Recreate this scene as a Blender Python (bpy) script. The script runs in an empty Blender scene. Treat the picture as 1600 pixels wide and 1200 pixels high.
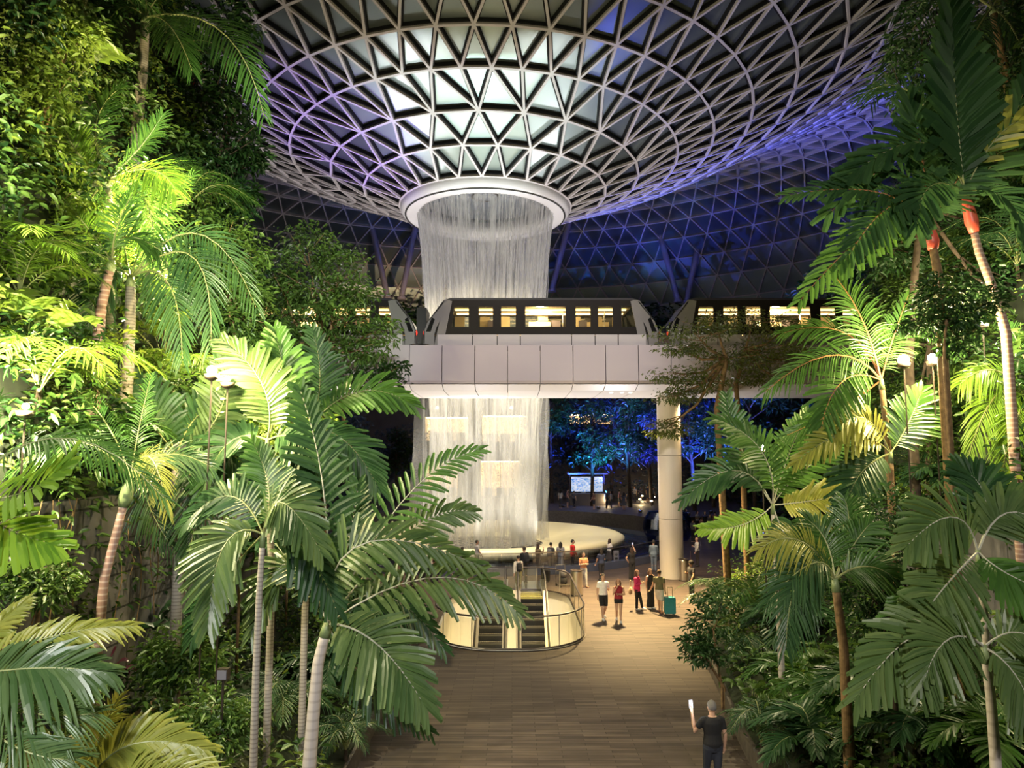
import bpy, bmesh, math, random
import numpy as np
from mathutils import Vector, Matrix
SC = bpy.context.scene
COL = SC.collection
R = math.radians
random.seed(7); RNG = np.random.default_rng(11)
# ---------------------------------------------------------------- camera
F, PITCH, EYE = 1109.0, R(5.66), Vector((0, 0, 6.5))
cd = bpy.data.cameras.new('camera'); cam = bpy.data.objects.new('camera', cd); COL.objects.link(cam)
cd.sensor_width = 36.0; cd.lens = 36.0 * F / 1600; cd.clip_end = 600; cd.clip_start = 0.05
cam.location = EYE; cam.rotation_euler = (R(90) + PITCH, 0, 0); SC.camera = cam
# ---------------------------------------------------------------- world, exposure
W = bpy.data.worlds.new('night'); SC.world = W; W.use_nodes = True
W.node_tree.nodes['Background'].inputs[0].default_value = (0.05, 0.06, 0.13, 1)
W.node_tree.nodes['Background'].inputs[1].default_value = 0.25
SC.view_settings.view_transform = 'Standard'; SC.view_settings.look = 'None'
SC.view_settings.exposure = 0.0; SC.view_settings.gamma = 1.0; SC.view_settings.use_curve_mapping = False
SC.cycles.max_bounces = 7; SC.cycles.diffuse_bounces = 2; SC.cycles.glossy_bounces = 3
SC.cycles.transparent_max_bounces = 24; SC.cycles.transmission_bounces = 4
SC.cycles.sample_clamp_indirect = 4.0; SC.cycles.caustics_reflective = False; SC.cycles.caustics_refractive = False
SC.cycles.use_denoising = True

def light(kind, loc, power, color=(1, 1, 1), target=None, size=0.3, angle=60, blend=0.6, parent=None):
    l = bpy.data.lights.new(kind.lower() + '_light', kind); l.energy = power; l.color = color
    if kind == 'AREA': l.size = size
    else: l.shadow_soft_size = size
    if kind == 'SPOT': l.spot_size = R(angle); l.spot_blend = blend
    o = bpy.data.objects.new(kind.lower() + '_light', l); COL.objects.link(o); o.location = loc
    if target is not None: o.rotation_euler = (Vector(target) - Vector(loc)).to_track_quat('-Z', 'Y').to_euler()
    if parent is not None: o.parent = parent
    return o
WARM, NEUT = (1.0, 0.74, 0.38), (1.0, 0.93, 0.84)
# floodlights fixed to the building behind the viewer, on the planting
light('SPOT', (-1.5, -5, 13), 7600, (1, .95, .88), (-5, 12, 3.5), .5, 62, .7)
light('SPOT', (3.0, -5, 14), 6800, (1, .93, .82), (9, 12, 5.5), .5, 66, .7)
light('SPOT', (-2.0, -3, 9.5), 1600, (.86, .97, 1), (-5.0, 5, 4.0), .3, 55, .6)
# theatrical spots on the waterfall, the bowl and the roof, with some added ones
light('SPOT', (-2, 51.8, 24.2), 40000, (1, .86, .54), (-2, 51.9, 0), 1.2, 60, .4)
for a in (200, 250, 290, 340): 
    light('SPOT', (-2 + 11.5 * math.cos(R(a)), 52 + 11.5 * math.sin(R(a)), 1.2), 3200, (1, .95, .9), (-2, 52, 17), .3, 50, .6)
for a in (20, 75, 130, 180, 230, 270, 310):
    light('SPOT', (-2 + 13 * math.cos(R(a)), 52 + 13 * math.sin(R(a)), 1.5), 5200, (1, .93, .95), (-2 + 17 * math.cos(R(a)), 52 + 17 * math.sin(R(a)), 31), .4, 120, .8)
light('SPOT', (-10, 45, 4), 19000, (.2, .03, 1), (-11.5, 45, 29), .4, 34, .7)  # added purple spot, stands in for a purple reflection in the left panes
light('SPOT', (-22, 60, 10), 6000, (.3, .2, 1), (-36, 70, 36), .4, 70, .7)
light('SPOT', (20, 62, 14), 36000, (.10, .13, 1), (33, 68, 41), .4, 52, .8)
light('SPOT', (12.5, 44, 5), 4500, (.06, .12, 1), (11.5, 40, 30), .4, 38, .7)
light('SPOT', (1, -4, 14.5), 42000, (.95, 1, .85), (-8.5, 27, 13.2), .4, 22, .7)  # added narrow spot from behind the viewer to brighten the left tree
light('SPOT', (-2, 41.5, .9), 20000, (.80, 1, .92), (-2, 40.5, 28), .3, 42, .9)  # added mint spot, stands in for the bowl mirrored in the centre panes
for a in (215, 265, 315, 90):
    light('SPOT', (-2 + 7.5 * math.cos(R(a)), 52 + 7.5 * math.sin(R(a)), 1.3), 900, (1, .92, .76), (-2, 52, 7), .2, 85, .7)
light('SPOT', (-9, 83, 20), 9000, (1, .66, .36), (-17, 112, 27), .3, 60, .7)
# downlights under the guideway on the plaza
light('SPOT', (5.2, 34.1, 9.3), 34000, (1, .70, .31), (6.2, 31.4, 0), .3, 92, 1)
light('SPOT', (3.0, 38.0, 9.4), 2300, (1, .70, .36), (3.0, 37.5, 0), .35, 120, .8)
light('SPOT', (-4.0, 38.0, 9.4), 2300, (1, .70, .36), (-4.0, 37.5, 0), .35, 120, .8)
light('SPOT', (9.5, 38.0, 9.4), 1600, (1, .70, .36), (9.5, 38.0, 0), .35, 110, .8)
light('SPOT', (1, -4, 13), 1500, (1, .86, .76), (1.0, 21, 0), .5, 50, .8)
light('SPOT', (1.5, 18, 26), 15000, (1, .92, .95), (1.5, 35, 11), .5, 40, .6)
for x_, y_ in ((1.9, 27.5), (1.9, 31.5), (-2.1, 27.5), (-2.1, 31.5), (-.2, 25.2)): light('POINT', (x_, y_, -3.6), 230, (1, .86, .60), size=.5)

# ---------------------------------------------------------------- pixel helpers (photograph frame 1600 x 1200)
CP, SP = math.cos(PITCH), math.sin(PITCH)
def ray(px, py):
    u, v = (px - 800) / F, (600 - py) / F
    return Vector((u, CP - v * SP, SP + v * CP))
def P(px, py, D):
    d = ray(px, py); return EYE + d * (D / d.y)
def G(px, py, z=0.0):
    d = ray(px, py); return EYE + d * ((z - EYE.z) / d.z)
def lerp(a, b, t): return a + (b - a) * t
def sstep(a, b, x):
    t = min(1, max(0, (x - a) / (b - a))); return t * t * (3 - 2 * t)
def edgeL(y): return 3.3 + 4.9 * sstep(25.5, 30.5, y)
def edgeR(y): return 5.0 + 1.1 * sstep(14, 24, y) + 3.4 * sstep(24, 30, y)
def terrain(x, y):
    if x < 0:
        a = -x - edgeL(y)
        if a < 0: return 0.0
        if a < 4: return 0.45 + a * 0.4
        if a < 4.25: return lerp(2.05, 5.7, (a - 4) / .25)
        return min(27, 5.7 + (a - 4.25) * 3.2)
    a = x - edgeR(y)
    if a < 0: return 0.0
    if a < 5: return 0.5 + a * 0.42
    if a < 5.3: return lerp(2.6, 4.9, (a - 5) / .3)
    return min(27, 4.9 + (a - 5.3) * 3.0)
def prom(x, y):
    dx, dy = x + 2.0, y - 52.0; return 1.35 if math.hypot(dx, dy) > 15.2 and R(24) < math.atan2(dy, dx) < R(150) else 0.0
def T(px, py, up=0.0):
    d = ray(px, py); t = 1.5
    while t < 60:
        p = EYE + d * t
        if p.z <= terrain(p.x, p.y) + up: return p
        t += 0.1
    return EYE + d * 25

# ---------------------------------------------------------------- materials
def nmat(name):
    m = bpy.data.materials.new(name); m.use_nodes = True
    nt = m.node_tree; b = nt.nodes['Principled BSDF']; return m, nt, b
def mat(name, col, rough=.5, metal=0.0, emit=None, es=0.0, spec=.5, noise=0.0, nscale=6.0, bump=0.0):
    m, nt, b = nmat(name); c = (*col, 1)
    b.inputs['Base Color'].default_value = c; b.inputs['Roughness'].default_value = rough
    b.inputs['Metallic'].default_value = metal; b.inputs['Specular IOR Level'].default_value = spec
    if emit: b.inputs['Emission Color'].default_value = (*emit, 1); b.inputs['Emission Strength'].default_value = es
    if noise or bump:
        tc = nt.nodes.new('ShaderNodeTexCoord'); n = nt.nodes.new('ShaderNodeTexNoise')
        n.inputs['Scale'].default_value = nscale; n.inputs['Detail'].default_value = 5
        nt.links.new(tc.outputs['Object'], n.inputs['Vector'])
        if noise:
            r = nt.nodes.new('ShaderNodeValToRGB')
            r.color_ramp.elements[0].position = .3; r.color_ramp.elements[1].position = .7
            r.color_ramp.elements[0].color = (*[max(0, k * (1 - noise)) for k in col], 1)
            r.color_ramp.elements[1].color = (*[min(1, k * (1 + noise)) for k in col], 1)
            nt.links.new(n.outputs['Fac'], r.inputs[0]); nt.links.new(r.outputs[0], b.inputs['Base Color'])
        if bump:
            bp = nt.nodes.new('ShaderNodeBump'); bp.inputs['Strength'].default_value = bump; bp.inputs['Distance'].default_value = .05
            nt.links.new(n.outputs['Fac'], bp.inputs['Height']); nt.links.new(bp.outputs[0], b.inputs['Normal'])
    return m
def leafmat(name, c1, c2, rough=.38, trans=.3, tint=1.6):
    m, nt, b = nmat(name); L = nt.links.new
    g = nt.nodes.new('ShaderNodeNewGeometry'); r = nt.nodes.new('ShaderNodeValToRGB')
    tc = nt.nodes.new('ShaderNodeTexCoord'); n = nt.nodes.new('ShaderNodeTexNoise'); n.inputs['Scale'].default_value = .9
    L(tc.outputs['Object'], n.inputs['Vector'])
    mx = nt.nodes.new('ShaderNodeMath'); mx.operation = 'ADD'
    ml = nt.nodes.new('ShaderNodeMath'); ml.operation = 'MULTIPLY'; ml.inputs[1].default_value = .5
    L(g.outputs['Random Per Island'], ml.inputs[0]); L(ml.outputs[0], mx.inputs[0])
    m2 = nt.nodes.new('ShaderNodeMath'); m2.operation = 'MULTIPLY'; m2.inputs[1].default_value = .5
    L(n.outputs['Fac'], m2.inputs[0]); L(m2.outputs[0], mx.inputs[1])
    r.color_ramp.elements[0].position = .15; r.color_ramp.elements[1].position = .85
    r.color_ramp.elements[0].color = (*c1, 1); r.color_ramp.elements[1].color = (*c2, 1)
    L(mx.outputs[0], r.inputs[0]); L(r.outputs[0], b.inputs['Base Color'])
    b.inputs['Roughness'].default_value = rough
    tr = nt.nodes.new('ShaderNodeBsdfTranslucent'); hs = nt.nodes.new('ShaderNodeHueSaturation')
    hs.inputs['Value'].default_value = tint; hs.inputs['Hue'].default_value = .485; L(r.outputs[0], hs.inputs['Color']); L(hs.outputs[0], tr.inputs['Color'])
    mix = nt.nodes.new('ShaderNodeMixShader'); mix.inputs[0].default_value = trans
    L(b.outputs[0], mix.inputs[1]); L(tr.outputs[0], mix.inputs[2]); L(mix.outputs[0], nt.nodes['Material Output'].inputs['Surface'])
    return m
def trunkmat(name, col, ring, freq=9.0):
    m, nt, b = nmat(name); L = nt.links.new
    tc = nt.nodes.new('ShaderNodeTexCoord'); w = nt.nodes.new('ShaderNodeTexWave'); w.bands_direction = 'Z'
    w.inputs['Scale'].default_value = freq / 3.1; w.inputs['Distortion'].default_value = .6
    L(tc.outputs['Object'], w.inputs['Vector']); r = nt.nodes.new('ShaderNodeValToRGB')
    r.color_ramp.elements[0].color = (*ring, 1); r.color_ramp.elements[1].color = (*col, 1)
    r.color_ramp.elements[0].position = .05; r.color_ramp.elements[1].position = .35
    L(w.outputs['Fac'], r.inputs[0]); L(r.outputs[0], b.inputs['Base Color']); b.inputs['Roughness'].default_value = .7
    return m
def glassmat(name, tint=(.8, .9, .9), alpha=.12, rough=.05):
    m, nt, b = nmat(name); L = nt.links.new
    t = nt.nodes.new('ShaderNodeBsdfTransparent'); t.inputs[0].default_value = (*tint, 1)
    g = nt.nodes.new('ShaderNodeBsdfGlossy'); g.inputs['Roughness'].default_value = rough; g.inputs[0].default_value = (.9, .95, 1, 1)
    x = nt.nodes.new('ShaderNodeMixShader'); x.inputs[0].default_value = alpha
    L(t.outputs[0], x.inputs[1]); L(g.outputs[0], x.inputs[2]); L(x.outputs[0], nt.nodes['Material Output'].inputs['Surface'])
    return m
M = {}
M['white_panel'] = mat('white_panel', (.44, .39, .43), .35)
M['soffit'] = mat('soffit', (.44, .41, .36), .4)
M['column'] = mat('column', (.68, .62, .52), .45)
M['dark_gap'] = mat('dark_gap', (.02, .02, .02), .6)
M['ring'] = mat('ring_paint', (.74, .73, .74), .35)
M['beam'] = mat('roof_beam', (.60, .56, .57), .45)
M['gasket'] = mat('roof_gasket', (.012, .012, .014), .7, spec=.2)
M['steel'] = mat('brushed_steel', (.62, .60, .55), .28, 1.0)
M['dark_steel'] = mat('dark_steel', (.045, .035, .03), .35, .2)
M['strut'] = mat('strut_steel', (.45, .42, .5), .35, .3)
M['cream'] = mat('cream_wall', (.86, .79, .62), .5)
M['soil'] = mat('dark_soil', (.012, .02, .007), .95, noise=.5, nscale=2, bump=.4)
M['rockwall'] = None
M['kerb'] = mat('dark_kerb', (.10, .085, .075), .6, noise=.3)
M['bowl'] = mat('white_bowl', (.80, .72, .50), .4)
M['pool_wall'] = mat('pool_wall', (.10, .11, .15), .25)
M['black'] = mat('black_rubber', (.012, .012, .013), .5)
M['car_body'] = mat('car_body', (.018, .015, .015), .2)
M['car_roof'] = mat('car_roof', (.05, .048, .05), .4)
M['car_skirt'] = mat('car_skirt', (.48, .45, .46), .35)
M['car_nose'] = mat('car_nose', (.20, .19, .19), .35)
M['car_glass'] = glassmat('car_glass', (.75, .75, .7), .06)
M['car_dark_glass'] = mat('car_dark_glass', (.01, .01, .012), .08)
M['car_inner'] = mat('car_inner', (.62, .5, .3), .6)
M['car_lamp'] = mat('car_lamp', (1, .8, .5), .5, emit=(1, .72, .34), es=7)
M['red_lamp'] = mat('red_lamp', (.8, .05, .03), .4, emit=(1, .06, .03), es=.8)
M['bulb'] = mat('bulb', (1, .9, .7), .4, emit=(1, .86, .6), es=60)
M['fence_glass'] = glassmat('fence_glass', (.80, .84, .88), .10)
M['rail_glass'] = glassmat('rail_glass', (.93, .93, .88), .05)
M['step'] = mat('escalator_step', (.012, .012, .012), .6, 0)
M['step_edge'] = mat('step_edge', (.10, .095, .07), .5); M['step_yellow'] = mat('step_yellow', (.62, .6, .16), .5)
M['trunk_grey'] = trunkmat('grey_trunk', (.40, .36, .32), (.25, .22, .2), 15)
M['trunk_pale'] = trunkmat('pale_trunk', (.50, .45, .43), (.41, .36, .34), 7)
M['trunk_pink'] = trunkmat('ringed_pink_trunk', (.36, .22, .19), (.55, .42, .38), 10)
M['trunk_brown'] = mat('brown_bark', (.20, .125, .06), .85, noise=.4, nscale=9, bump=.5)
M['trunk_dark'] = mat('dark_bark', (.07, .05, .035), .9, noise=.4, nscale=9)
M['shaft_red'] = mat('red_crownshaft', (.62, .10, .07), .4, noise=.25, nscale=4)
M['shaft_green'] = mat('green_crownshaft', (.20, .26, .12), .45, noise=.2)
M['rachis'] = mat('leaf_stalk', (.30, .33, .14), .5)
M['rachis_pale'] = mat('pale_leaf_stalk', (.45, .45, .38), .5)
M['rachis_red'] = mat('reddish_leaf_stalk', (.5, .22, .10), .5)
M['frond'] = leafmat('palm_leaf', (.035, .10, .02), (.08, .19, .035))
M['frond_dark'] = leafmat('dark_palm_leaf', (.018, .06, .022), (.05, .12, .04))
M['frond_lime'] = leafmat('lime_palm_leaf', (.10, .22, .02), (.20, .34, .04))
M['frond_teal'] = leafmat('grey_green_palm_leaf', (.052, .11, .034), (.125, .19, .068), rough=.34)
M['frond_yel'] = leafmat('yellowed_palm_leaf', (.20, .24, .04), (.34, .34, .07))
M['leaf'] = leafmat('broad_leaf', (.038, .092, .018), (.11, .20, .04))
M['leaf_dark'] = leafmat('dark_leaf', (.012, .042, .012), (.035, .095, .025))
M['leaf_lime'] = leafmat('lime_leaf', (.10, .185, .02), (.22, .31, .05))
M['leaf_olive'] = leafmat('olive_leaf', (.05, .075, .015), (.12, .16, .03))
M['leaf_bluelit'] = leafmat('blue_lit_leaf', (.02, .04, .06), (.06, .09, .14))  # blue of the garden uplights put into the leaf colour
M['leaf_purple'] = leafmat('purple_leaf', (.07, .012, .03), (.17, .03, .07))
M['leaf_red'] = leafmat('red_leaf', (.4, .05, .02), (.55, .12, .05))
M['skin'] = mat('skin', (.55, .33, .22), .5); M['skin_dark'] = mat('tan_skin', (.36, .2, .13), .5)
def cloth(n, c): 
    k = 'cloth_' + n
    if k not in M: M[k] = mat(k, c, .85, noise=.12, nscale=14)
    return M[k]

# stone block wall
m, nt, b = nmat('stone_blocks'); L = nt.links.new
tc = nt.nodes.new('ShaderNodeTexCoord'); sx = nt.nodes.new('ShaderNodeSeparateXYZ'); cx = nt.nodes.new('ShaderNodeCombineXYZ')
L(tc.outputs['Object'], sx.inputs[0]); L(sx.outputs['Y'], cx.inputs['X']); L(sx.outputs['Z'], cx.inputs['Y'])
br = nt.nodes.new('ShaderNodeTexBrick'); br.inputs['Scale'].default_value = 1.0
br.inputs['Brick Width'].default_value = 1.6; br.inputs['Row Height'].default_value = .62; br.inputs['Mortar Size'].default_value = .02
br.inputs['Color1'].default_value = (.15, .145, .155, 1); br.inputs['Color2'].default_value = (.11, .105, .115, 1); br.inputs['Mortar'].default_value = (.02, .02, .02, 1)
L(cx.outputs[0], br.inputs['Vector']); n = nt.nodes.new('ShaderNodeTexNoise'); n.inputs['Scale'].default_value = 1.4; n.inputs['Detail'].default_value = 6
L(tc.outputs['Object'], n.inputs['Vector']); mu = nt.nodes.new('ShaderNodeMix'); mu.data_type = 'RGBA'; mu.blend_type = 'MULTIPLY'; mu.inputs[0].default_value = .8
rp = nt.nodes.new('ShaderNodeValToRGB'); rp.color_ramp.elements[0].position = .35; rp.color_ramp.elements[0].color = (.3, .3, .28, 1); rp.color_ramp.elements[1].position = .65
L(n.outputs['Fac'], rp.inputs[0]); L(br.outputs['Color'], mu.inputs[6]); L(rp.outputs[0], mu.inputs[7]); L(mu.outputs[2], b.inputs['Base Color'])
b.inputs['Roughness'].default_value = .6; M['rockwall'] = m
# plank floor
m, nt, b = nmat('plank_floor'); L = nt.links.new
tc = nt.nodes.new('ShaderNodeTexCoord'); br = nt.nodes.new('ShaderNodeTexBrick'); br.inputs['Scale'].default_value = 1
br.inputs['Brick Width'].default_value = 1.1; br.inputs['Row Height'].default_value = .13; br.inputs['Mortar Size'].default_value = .006
br.inputs['Color1'].default_value = (.13, .10, .082, 1); br.inputs['Color2'].default_value = (.07, .053, .045, 1); br.inputs['Mortar'].default_value = (.03, .024, .02, 1)
L(tc.outputs['Object'], br.inputs['Vector']); mp = nt.nodes.new('ShaderNodeMapping'); mp.inputs['Scale'].default_value = (.6, 7, 1)
n = nt.nodes.new('ShaderNodeTexNoise'); n.inputs['Scale'].default_value = 1.5; n.inputs['Detail'].default_value = 5
L(tc.outputs['Object'], mp.inputs['Vector']); L(mp.outputs[0], n.inputs['Vector'])
mu = nt.nodes.new('ShaderNodeMix'); mu.data_type = 'RGBA'; mu.blend_type = 'MULTIPLY'; mu.inputs[0].default_value = .75
rp = nt.nodes.new('ShaderNodeValToRGB'); rp.color_ramp.elements[0].position = .3; rp.color_ramp.elements[0].color = (.45, .45, .45, 1); rp.color_ramp.elements[1].position = .7
L(n.outputs['Fac'], rp.inputs[0]); L(br.outputs['Color'], mu.inputs[6]); L(rp.outputs[0], mu.inputs[7]); L(mu.outputs[2], b.inputs['Base Color'])
b.inputs['Roughness'].default_value = .62; b.inputs['Specular IOR Level'].default_value = .3; M['floor'] = m
# roof glazing: dark coated panes that mirror the lit hall below
m, nt, b = nmat('roof_glazing'); L = nt.links.new
b.inputs['Base Color'].default_value = (.08, .09, .092, 1); b.inputs['Roughness'].default_value = .5; b.inputs['Specular IOR Level'].default_value = .2
g = nt.nodes.new('ShaderNodeBsdfGlossy'); g.inputs['Roughness'].default_value = .33; g.inputs[0].default_value = (.82, 1, .96, 1)
x = nt.nodes.new('ShaderNodeMixShader'); x.inputs[0].default_value = .42
L(b.outputs[0], x.inputs[1]); L(g.outputs[0], x.inputs[2]); L(x.outputs[0], nt.nodes['Material Output'].inputs['Surface']); M['glazing'] = m
# water
def watermat(name, sxy, sz, lo, hi, amax, zfade=None):
    m, nt, b = nmat(name); L = nt.links.new
    tc = nt.nodes.new('ShaderNodeTexCoord'); mp = nt.nodes.new('ShaderNodeMapping'); mp.inputs['Scale'].default_value = (sxy, sxy, sz)
    n = nt.nodes.new('ShaderNodeTexNoise'); n.inputs['Scale'].default_value = 1; n.inputs['Detail'].default_value = 5; n.inputs['Roughness'].default_value = .62
    L(tc.outputs['Object'], mp.inputs['Vector']); L(mp.outputs[0], n.inputs['Vector'])
    r = nt.nodes.new('ShaderNodeMapRange'); r.inputs['From Min'].default_value = lo; r.inputs['From Max'].default_value = hi; r.inputs['To Max'].default_value = amax
    L(n.outputs['Fac'], r.inputs['Value']); a = r.outputs[0]
    if zfade:
        s = nt.nodes.new('ShaderNodeSeparateXYZ'); L(tc.outputs['Object'], s.inputs[0])
        q = nt.nodes.new('ShaderNodeMapRange'); q.inputs['From Min'].default_value = zfade[0]; q.inputs['From Max'].default_value = zfade[1]
        q.inputs['To Min'].default_value = zfade[2]; q.inputs['To Max'].default_value = zfade[3]; L(s.outputs['Z'], q.inputs['Value'])
        k = nt.nodes.new('ShaderNodeMath'); k.operation = 'MULTIPLY'; k.use_clamp = True; L(a, k.inputs[0]); L(q.outputs[0], k.inputs[1]); a = k.outputs[0]
    d = nt.nodes.new('ShaderNodeBsdfDiffuse'); d.inputs[0].default_value = (.92, .92, .92, 1)
    tl = nt.nodes.new('ShaderNodeBsdfTranslucent'); tl.inputs[0].default_value = (.92, .92, .92, 1)
    x1 = nt.nodes.new('ShaderNodeMixShader'); x1.inputs[0].default_value = .5; L(d.outputs[0], x1.inputs[1]); L(tl.outputs[0], x1.inputs[2])
    t = nt.nodes.new('ShaderNodeBsdfTransparent'); x = nt.nodes.new('ShaderNodeMixShader'); L(a, x.inputs[0]); L(t.outputs[0], x.inputs[1]); L(x1.outputs[0], x.inputs[2])
    L(x.outputs[0], nt.nodes['Material Output'].inputs['Surface']); return m
M['sheet'] = watermat('falling_water', 2.6, .10, .42, .70, .7, (3, 24, .72, 1.0))
M['strand'] = watermat('water_strand', 3.0, .5, .3, .7, .8)
M['mist'] = watermat('spray_mist', .55, .10, .32, .74, .30, (1, 15, 1.6, .2))
m, nt, b = nmat('pool_water'); L = nt.links.new
b.inputs['Base Color'].default_value = (.004, .006, .02, 1); b.inputs['Roughness'].default_value = .06
tc = nt.nodes.new('ShaderNodeTexCoord'); w = nt.nodes.new('ShaderNodeTexWave'); w.wave_type = 'RINGS'; w.rings_direction = 'Z'; w.inputs['Scale'].default_value = .55; w.inputs['Distortion'].default_value = 5; w.inputs['Detail'].default_value = 3
L(tc.outputs['Object'], w.inputs['Vector']); bp = nt.nodes.new('ShaderNodeBump'); bp.inputs['Strength'].default_value = .5; bp.inputs['Distance'].default_value = .12
L(w.outputs['Fac'], bp.inputs['Height']); L(bp.outputs[0], b.inputs['Normal']); M['pool'] = m
# lit shop display
def shopmat(name, ca, cb, st, sc):
    m, nt, b = nmat(name); L = nt.links.new
    tc = nt.nodes.new('ShaderNodeTexCoord'); mp = nt.nodes.new('ShaderNodeMapping'); mp.inputs['Scale'].default_value = (sc, 1, sc * 1.6); v = nt.nodes.new('ShaderNodeTexVoronoi'); v.distance = 'CHEBYCHEV'
    L(tc.outputs['Object'], mp.inputs['Vector']); L(mp.outputs[0], v.inputs['Vector'])
    r = nt.nodes.new('ShaderNodeValToRGB'); r.color_ramp.elements[0].color = (*ca, 1); r.color_ramp.elements[1].color = (*cb, 1)
    s = nt.nodes.new('ShaderNodeSeparateColor'); L(v.outputs['Color'], s.inputs[0]); L(s.outputs[0], r.inputs[0])
    L(r.outputs[0], b.inputs['Emission Color']); L(r.outputs[0], b.inputs['Base Color']); b.inputs['Emission Strength'].default_value = st; return m
M['shop_warm'] = shopmat('lit_shop_interior', (1, .70, .34), (.16, .07, .025), 2.4, 1.7)
M['shop_cool'] = shopmat('lit_kiosk_screen', (.9, .95, 1), (.1, .3, .7), .8, 1.2)
M['strip_light'] = mat('strip_light', (1, .9, .7), .5, emit=(1, .85, .58), es=6.0)
M['facade'] = mat('dark_facade', (.13, .115, .115), .6, noise=.2, nscale=.6)

# ---------------------------------------------------------------- mesh helpers
class MB:
    def __init__(s): s.v = []; s.f = []; s.m = []
    def add(s, vs, fs, mi=0):
        o = len(s.v); s.v += [tuple(v) for v in vs]; s.f += [tuple(o + i for i in f) for f in fs]; s.m += [mi] * len(fs)
    def box(s, c, d, mi=0, rz=0.0, X=None):
        hx, hy, hz = d[0] / 2, d[1] / 2, d[2] / 2
        vs = [Vector((x, y, z)) for z in (-hz, hz) for x, y in ((-hx, -hy), (hx, -hy), (hx, hy), (-hx, hy))]
        if rz: vs = [Matrix.Rotation(rz, 3, 'Z') @ v for v in vs]
        if X is not None: vs = [X @ v for v in vs]
        s.add([v + Vector(c) for v in vs], [(3, 2, 1, 0), (4, 5, 6, 7), (0, 1, 5, 4), (1, 2, 6, 5), (2, 3, 7, 6), (3, 0, 4, 7)], mi)
    def beam(s, p, q, w, h, up, mi=0, off=0.0):
        p, q = Vector(p), Vector(q); t = (q - p).normalized(); sd = t.cross(up).normalized() * (w / 2); n = Vector(up).normalized()
        a, b2 = n * off, n * (off + h)
        vs = [p - sd + a, p + sd + a, p + sd + b2, p - sd + b2, q - sd + a, q + sd + a, q + sd + b2, q - sd + b2]
        s.add(vs, [(0, 1, 5, 4), (1, 2, 6, 5), (2, 3, 7, 6), (3, 0, 4, 7), (0, 3, 2, 1), (4, 5, 6, 7)], mi)
    def tube(s, pts, rad, n=8, mi=0, cap=True, flat=None):
        pts = [Vector(p) for p in pts]; k = len(pts)
        if not hasattr(rad, '__len__'): rad = [rad] * k
        ref = None; rings = []
        for i, p in enumerate(pts):
            t = (pts[min(i + 1, k - 1)] - pts[max(i - 1, 0)]); t = t.normalized() if t.length > 1e-9 else Vector((0, 0, 1))
            if ref is None: ref = Vector((1, 0, 0)) if abs(t.x) < .9 else Vector((0, 1, 0))
            a = (ref - t * ref.dot(t)).normalized(); b = t.cross(a); ref = a; r = rad[i]
            rx, ry = (r if hasattr(r, '__len__') else (r, r))
            rings.append([p + a * (rx * math.cos(2 * math.pi * j / n)) + b * (ry * math.sin(2 * math.pi * j / n)) for j in range(n)])
        vs = [v for r in rings for v in r]; fs = []
        for i in range(k - 1):
            for j in range(n):
                j2 = (j + 1) % n; fs.append((i * n + j, i * n + j2, (i + 1) * n + j2, (i + 1) * n + j))
        if cap: fs.append(tuple(reversed(range(n)))); fs.append(tuple((k - 1) * n + j for j in range(n)))
        s.add(vs, fs, mi)
    def rings(s, rs, n=14, mi=0, cap=True):           # rs: (cx, cy, z, rx, ry)
        vs = [(cx + rx * math.cos(2 * math.pi * j / n), cy + ry * math.sin(2 * math.pi * j / n), z) for cx, cy, z, rx, ry in rs for j in range(n)]
        fs = [(i * n + j, i * n + (j + 1) % n, (i + 1) * n + (j + 1) % n, (i + 1) * n + j) for i in range(len(rs) - 1) for j in range(n)]
        if cap: fs.append(tuple(reversed(range(n)))); fs.append(tuple((len(rs) - 1) * n + j for j in range(n)))
        s.add(vs, fs, mi)
    def lathe(s, prof, n=48, c=(0, 0, 0), mi=0, a0=0.0, a1=2 * math.pi, closed=True):
        k = len(prof); m_ = n if closed else n + 1
        vs = [(c[0] + r * math.cos(a0 + (a1 - a0) * j / n), c[1] + r * math.sin(a0 + (a1 - a0) * j / n), c[2] + z) for j in range(m_) for r, z in prof]
        fs = []
        for j in range(n):
            j2 = (j + 1) % m_
            for i in range(k - 1): fs.append((j * k + i, j2 * k + i, j2 * k + i + 1, j * k + i + 1))
        s.add(vs, fs, mi)
    def extrude(s, poly, d, mi=0):                     # poly: 3D points, d: vector
        n = len(poly); d = Vector(d); a = [Vector(p) for p in poly]
        s.add(a + [p + d for p in a], [tuple(range(n)), tuple(reversed(range(n, 2 * n)))] + [(i, i + n, (i + 1) % n + n, (i + 1) % n) for i in range(n)], mi)
    def ball(s, c, r, n=10, k=7, mi=0):
        rx, ry, rz = r if hasattr(r, '__len__') else (r, r, r)
        s.rings([(c[0], c[1], c[2] - rz * math.cos(math.pi * (i + .15) / (k + .3)), rx * math.sin(math.pi * (i + .15) / (k + .3)), ry * math.sin(math.pi * (i + .15) / (k + .3))) for i in range(k + 1)], n, mi)
    def build(s, name, mats, parent=None, origin=None, smooth=False):
        me = bpy.data.meshes.new(name); vs = s.v
        if origin is not None: ox, oy, oz = origin; vs = [(x - ox, y - oy, z - oz) for x, y, z in vs]
        me.from_pydata(vs, [], s.f)
        mats = mats if isinstance(mats, (list, tuple)) else [mats]
        for q in mats: me.materials.append(q)
        if len(mats) > 1: me.polygons.foreach_set('material_index', s.m)
        if smooth: me.polygons.foreach_set('use_smooth', [True] * len(s.f))
        me.update(); o = bpy.data.objects.new(name, me); COL.objects.link(o)
        if parent is not None: o.parent = parent
        return o
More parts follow.
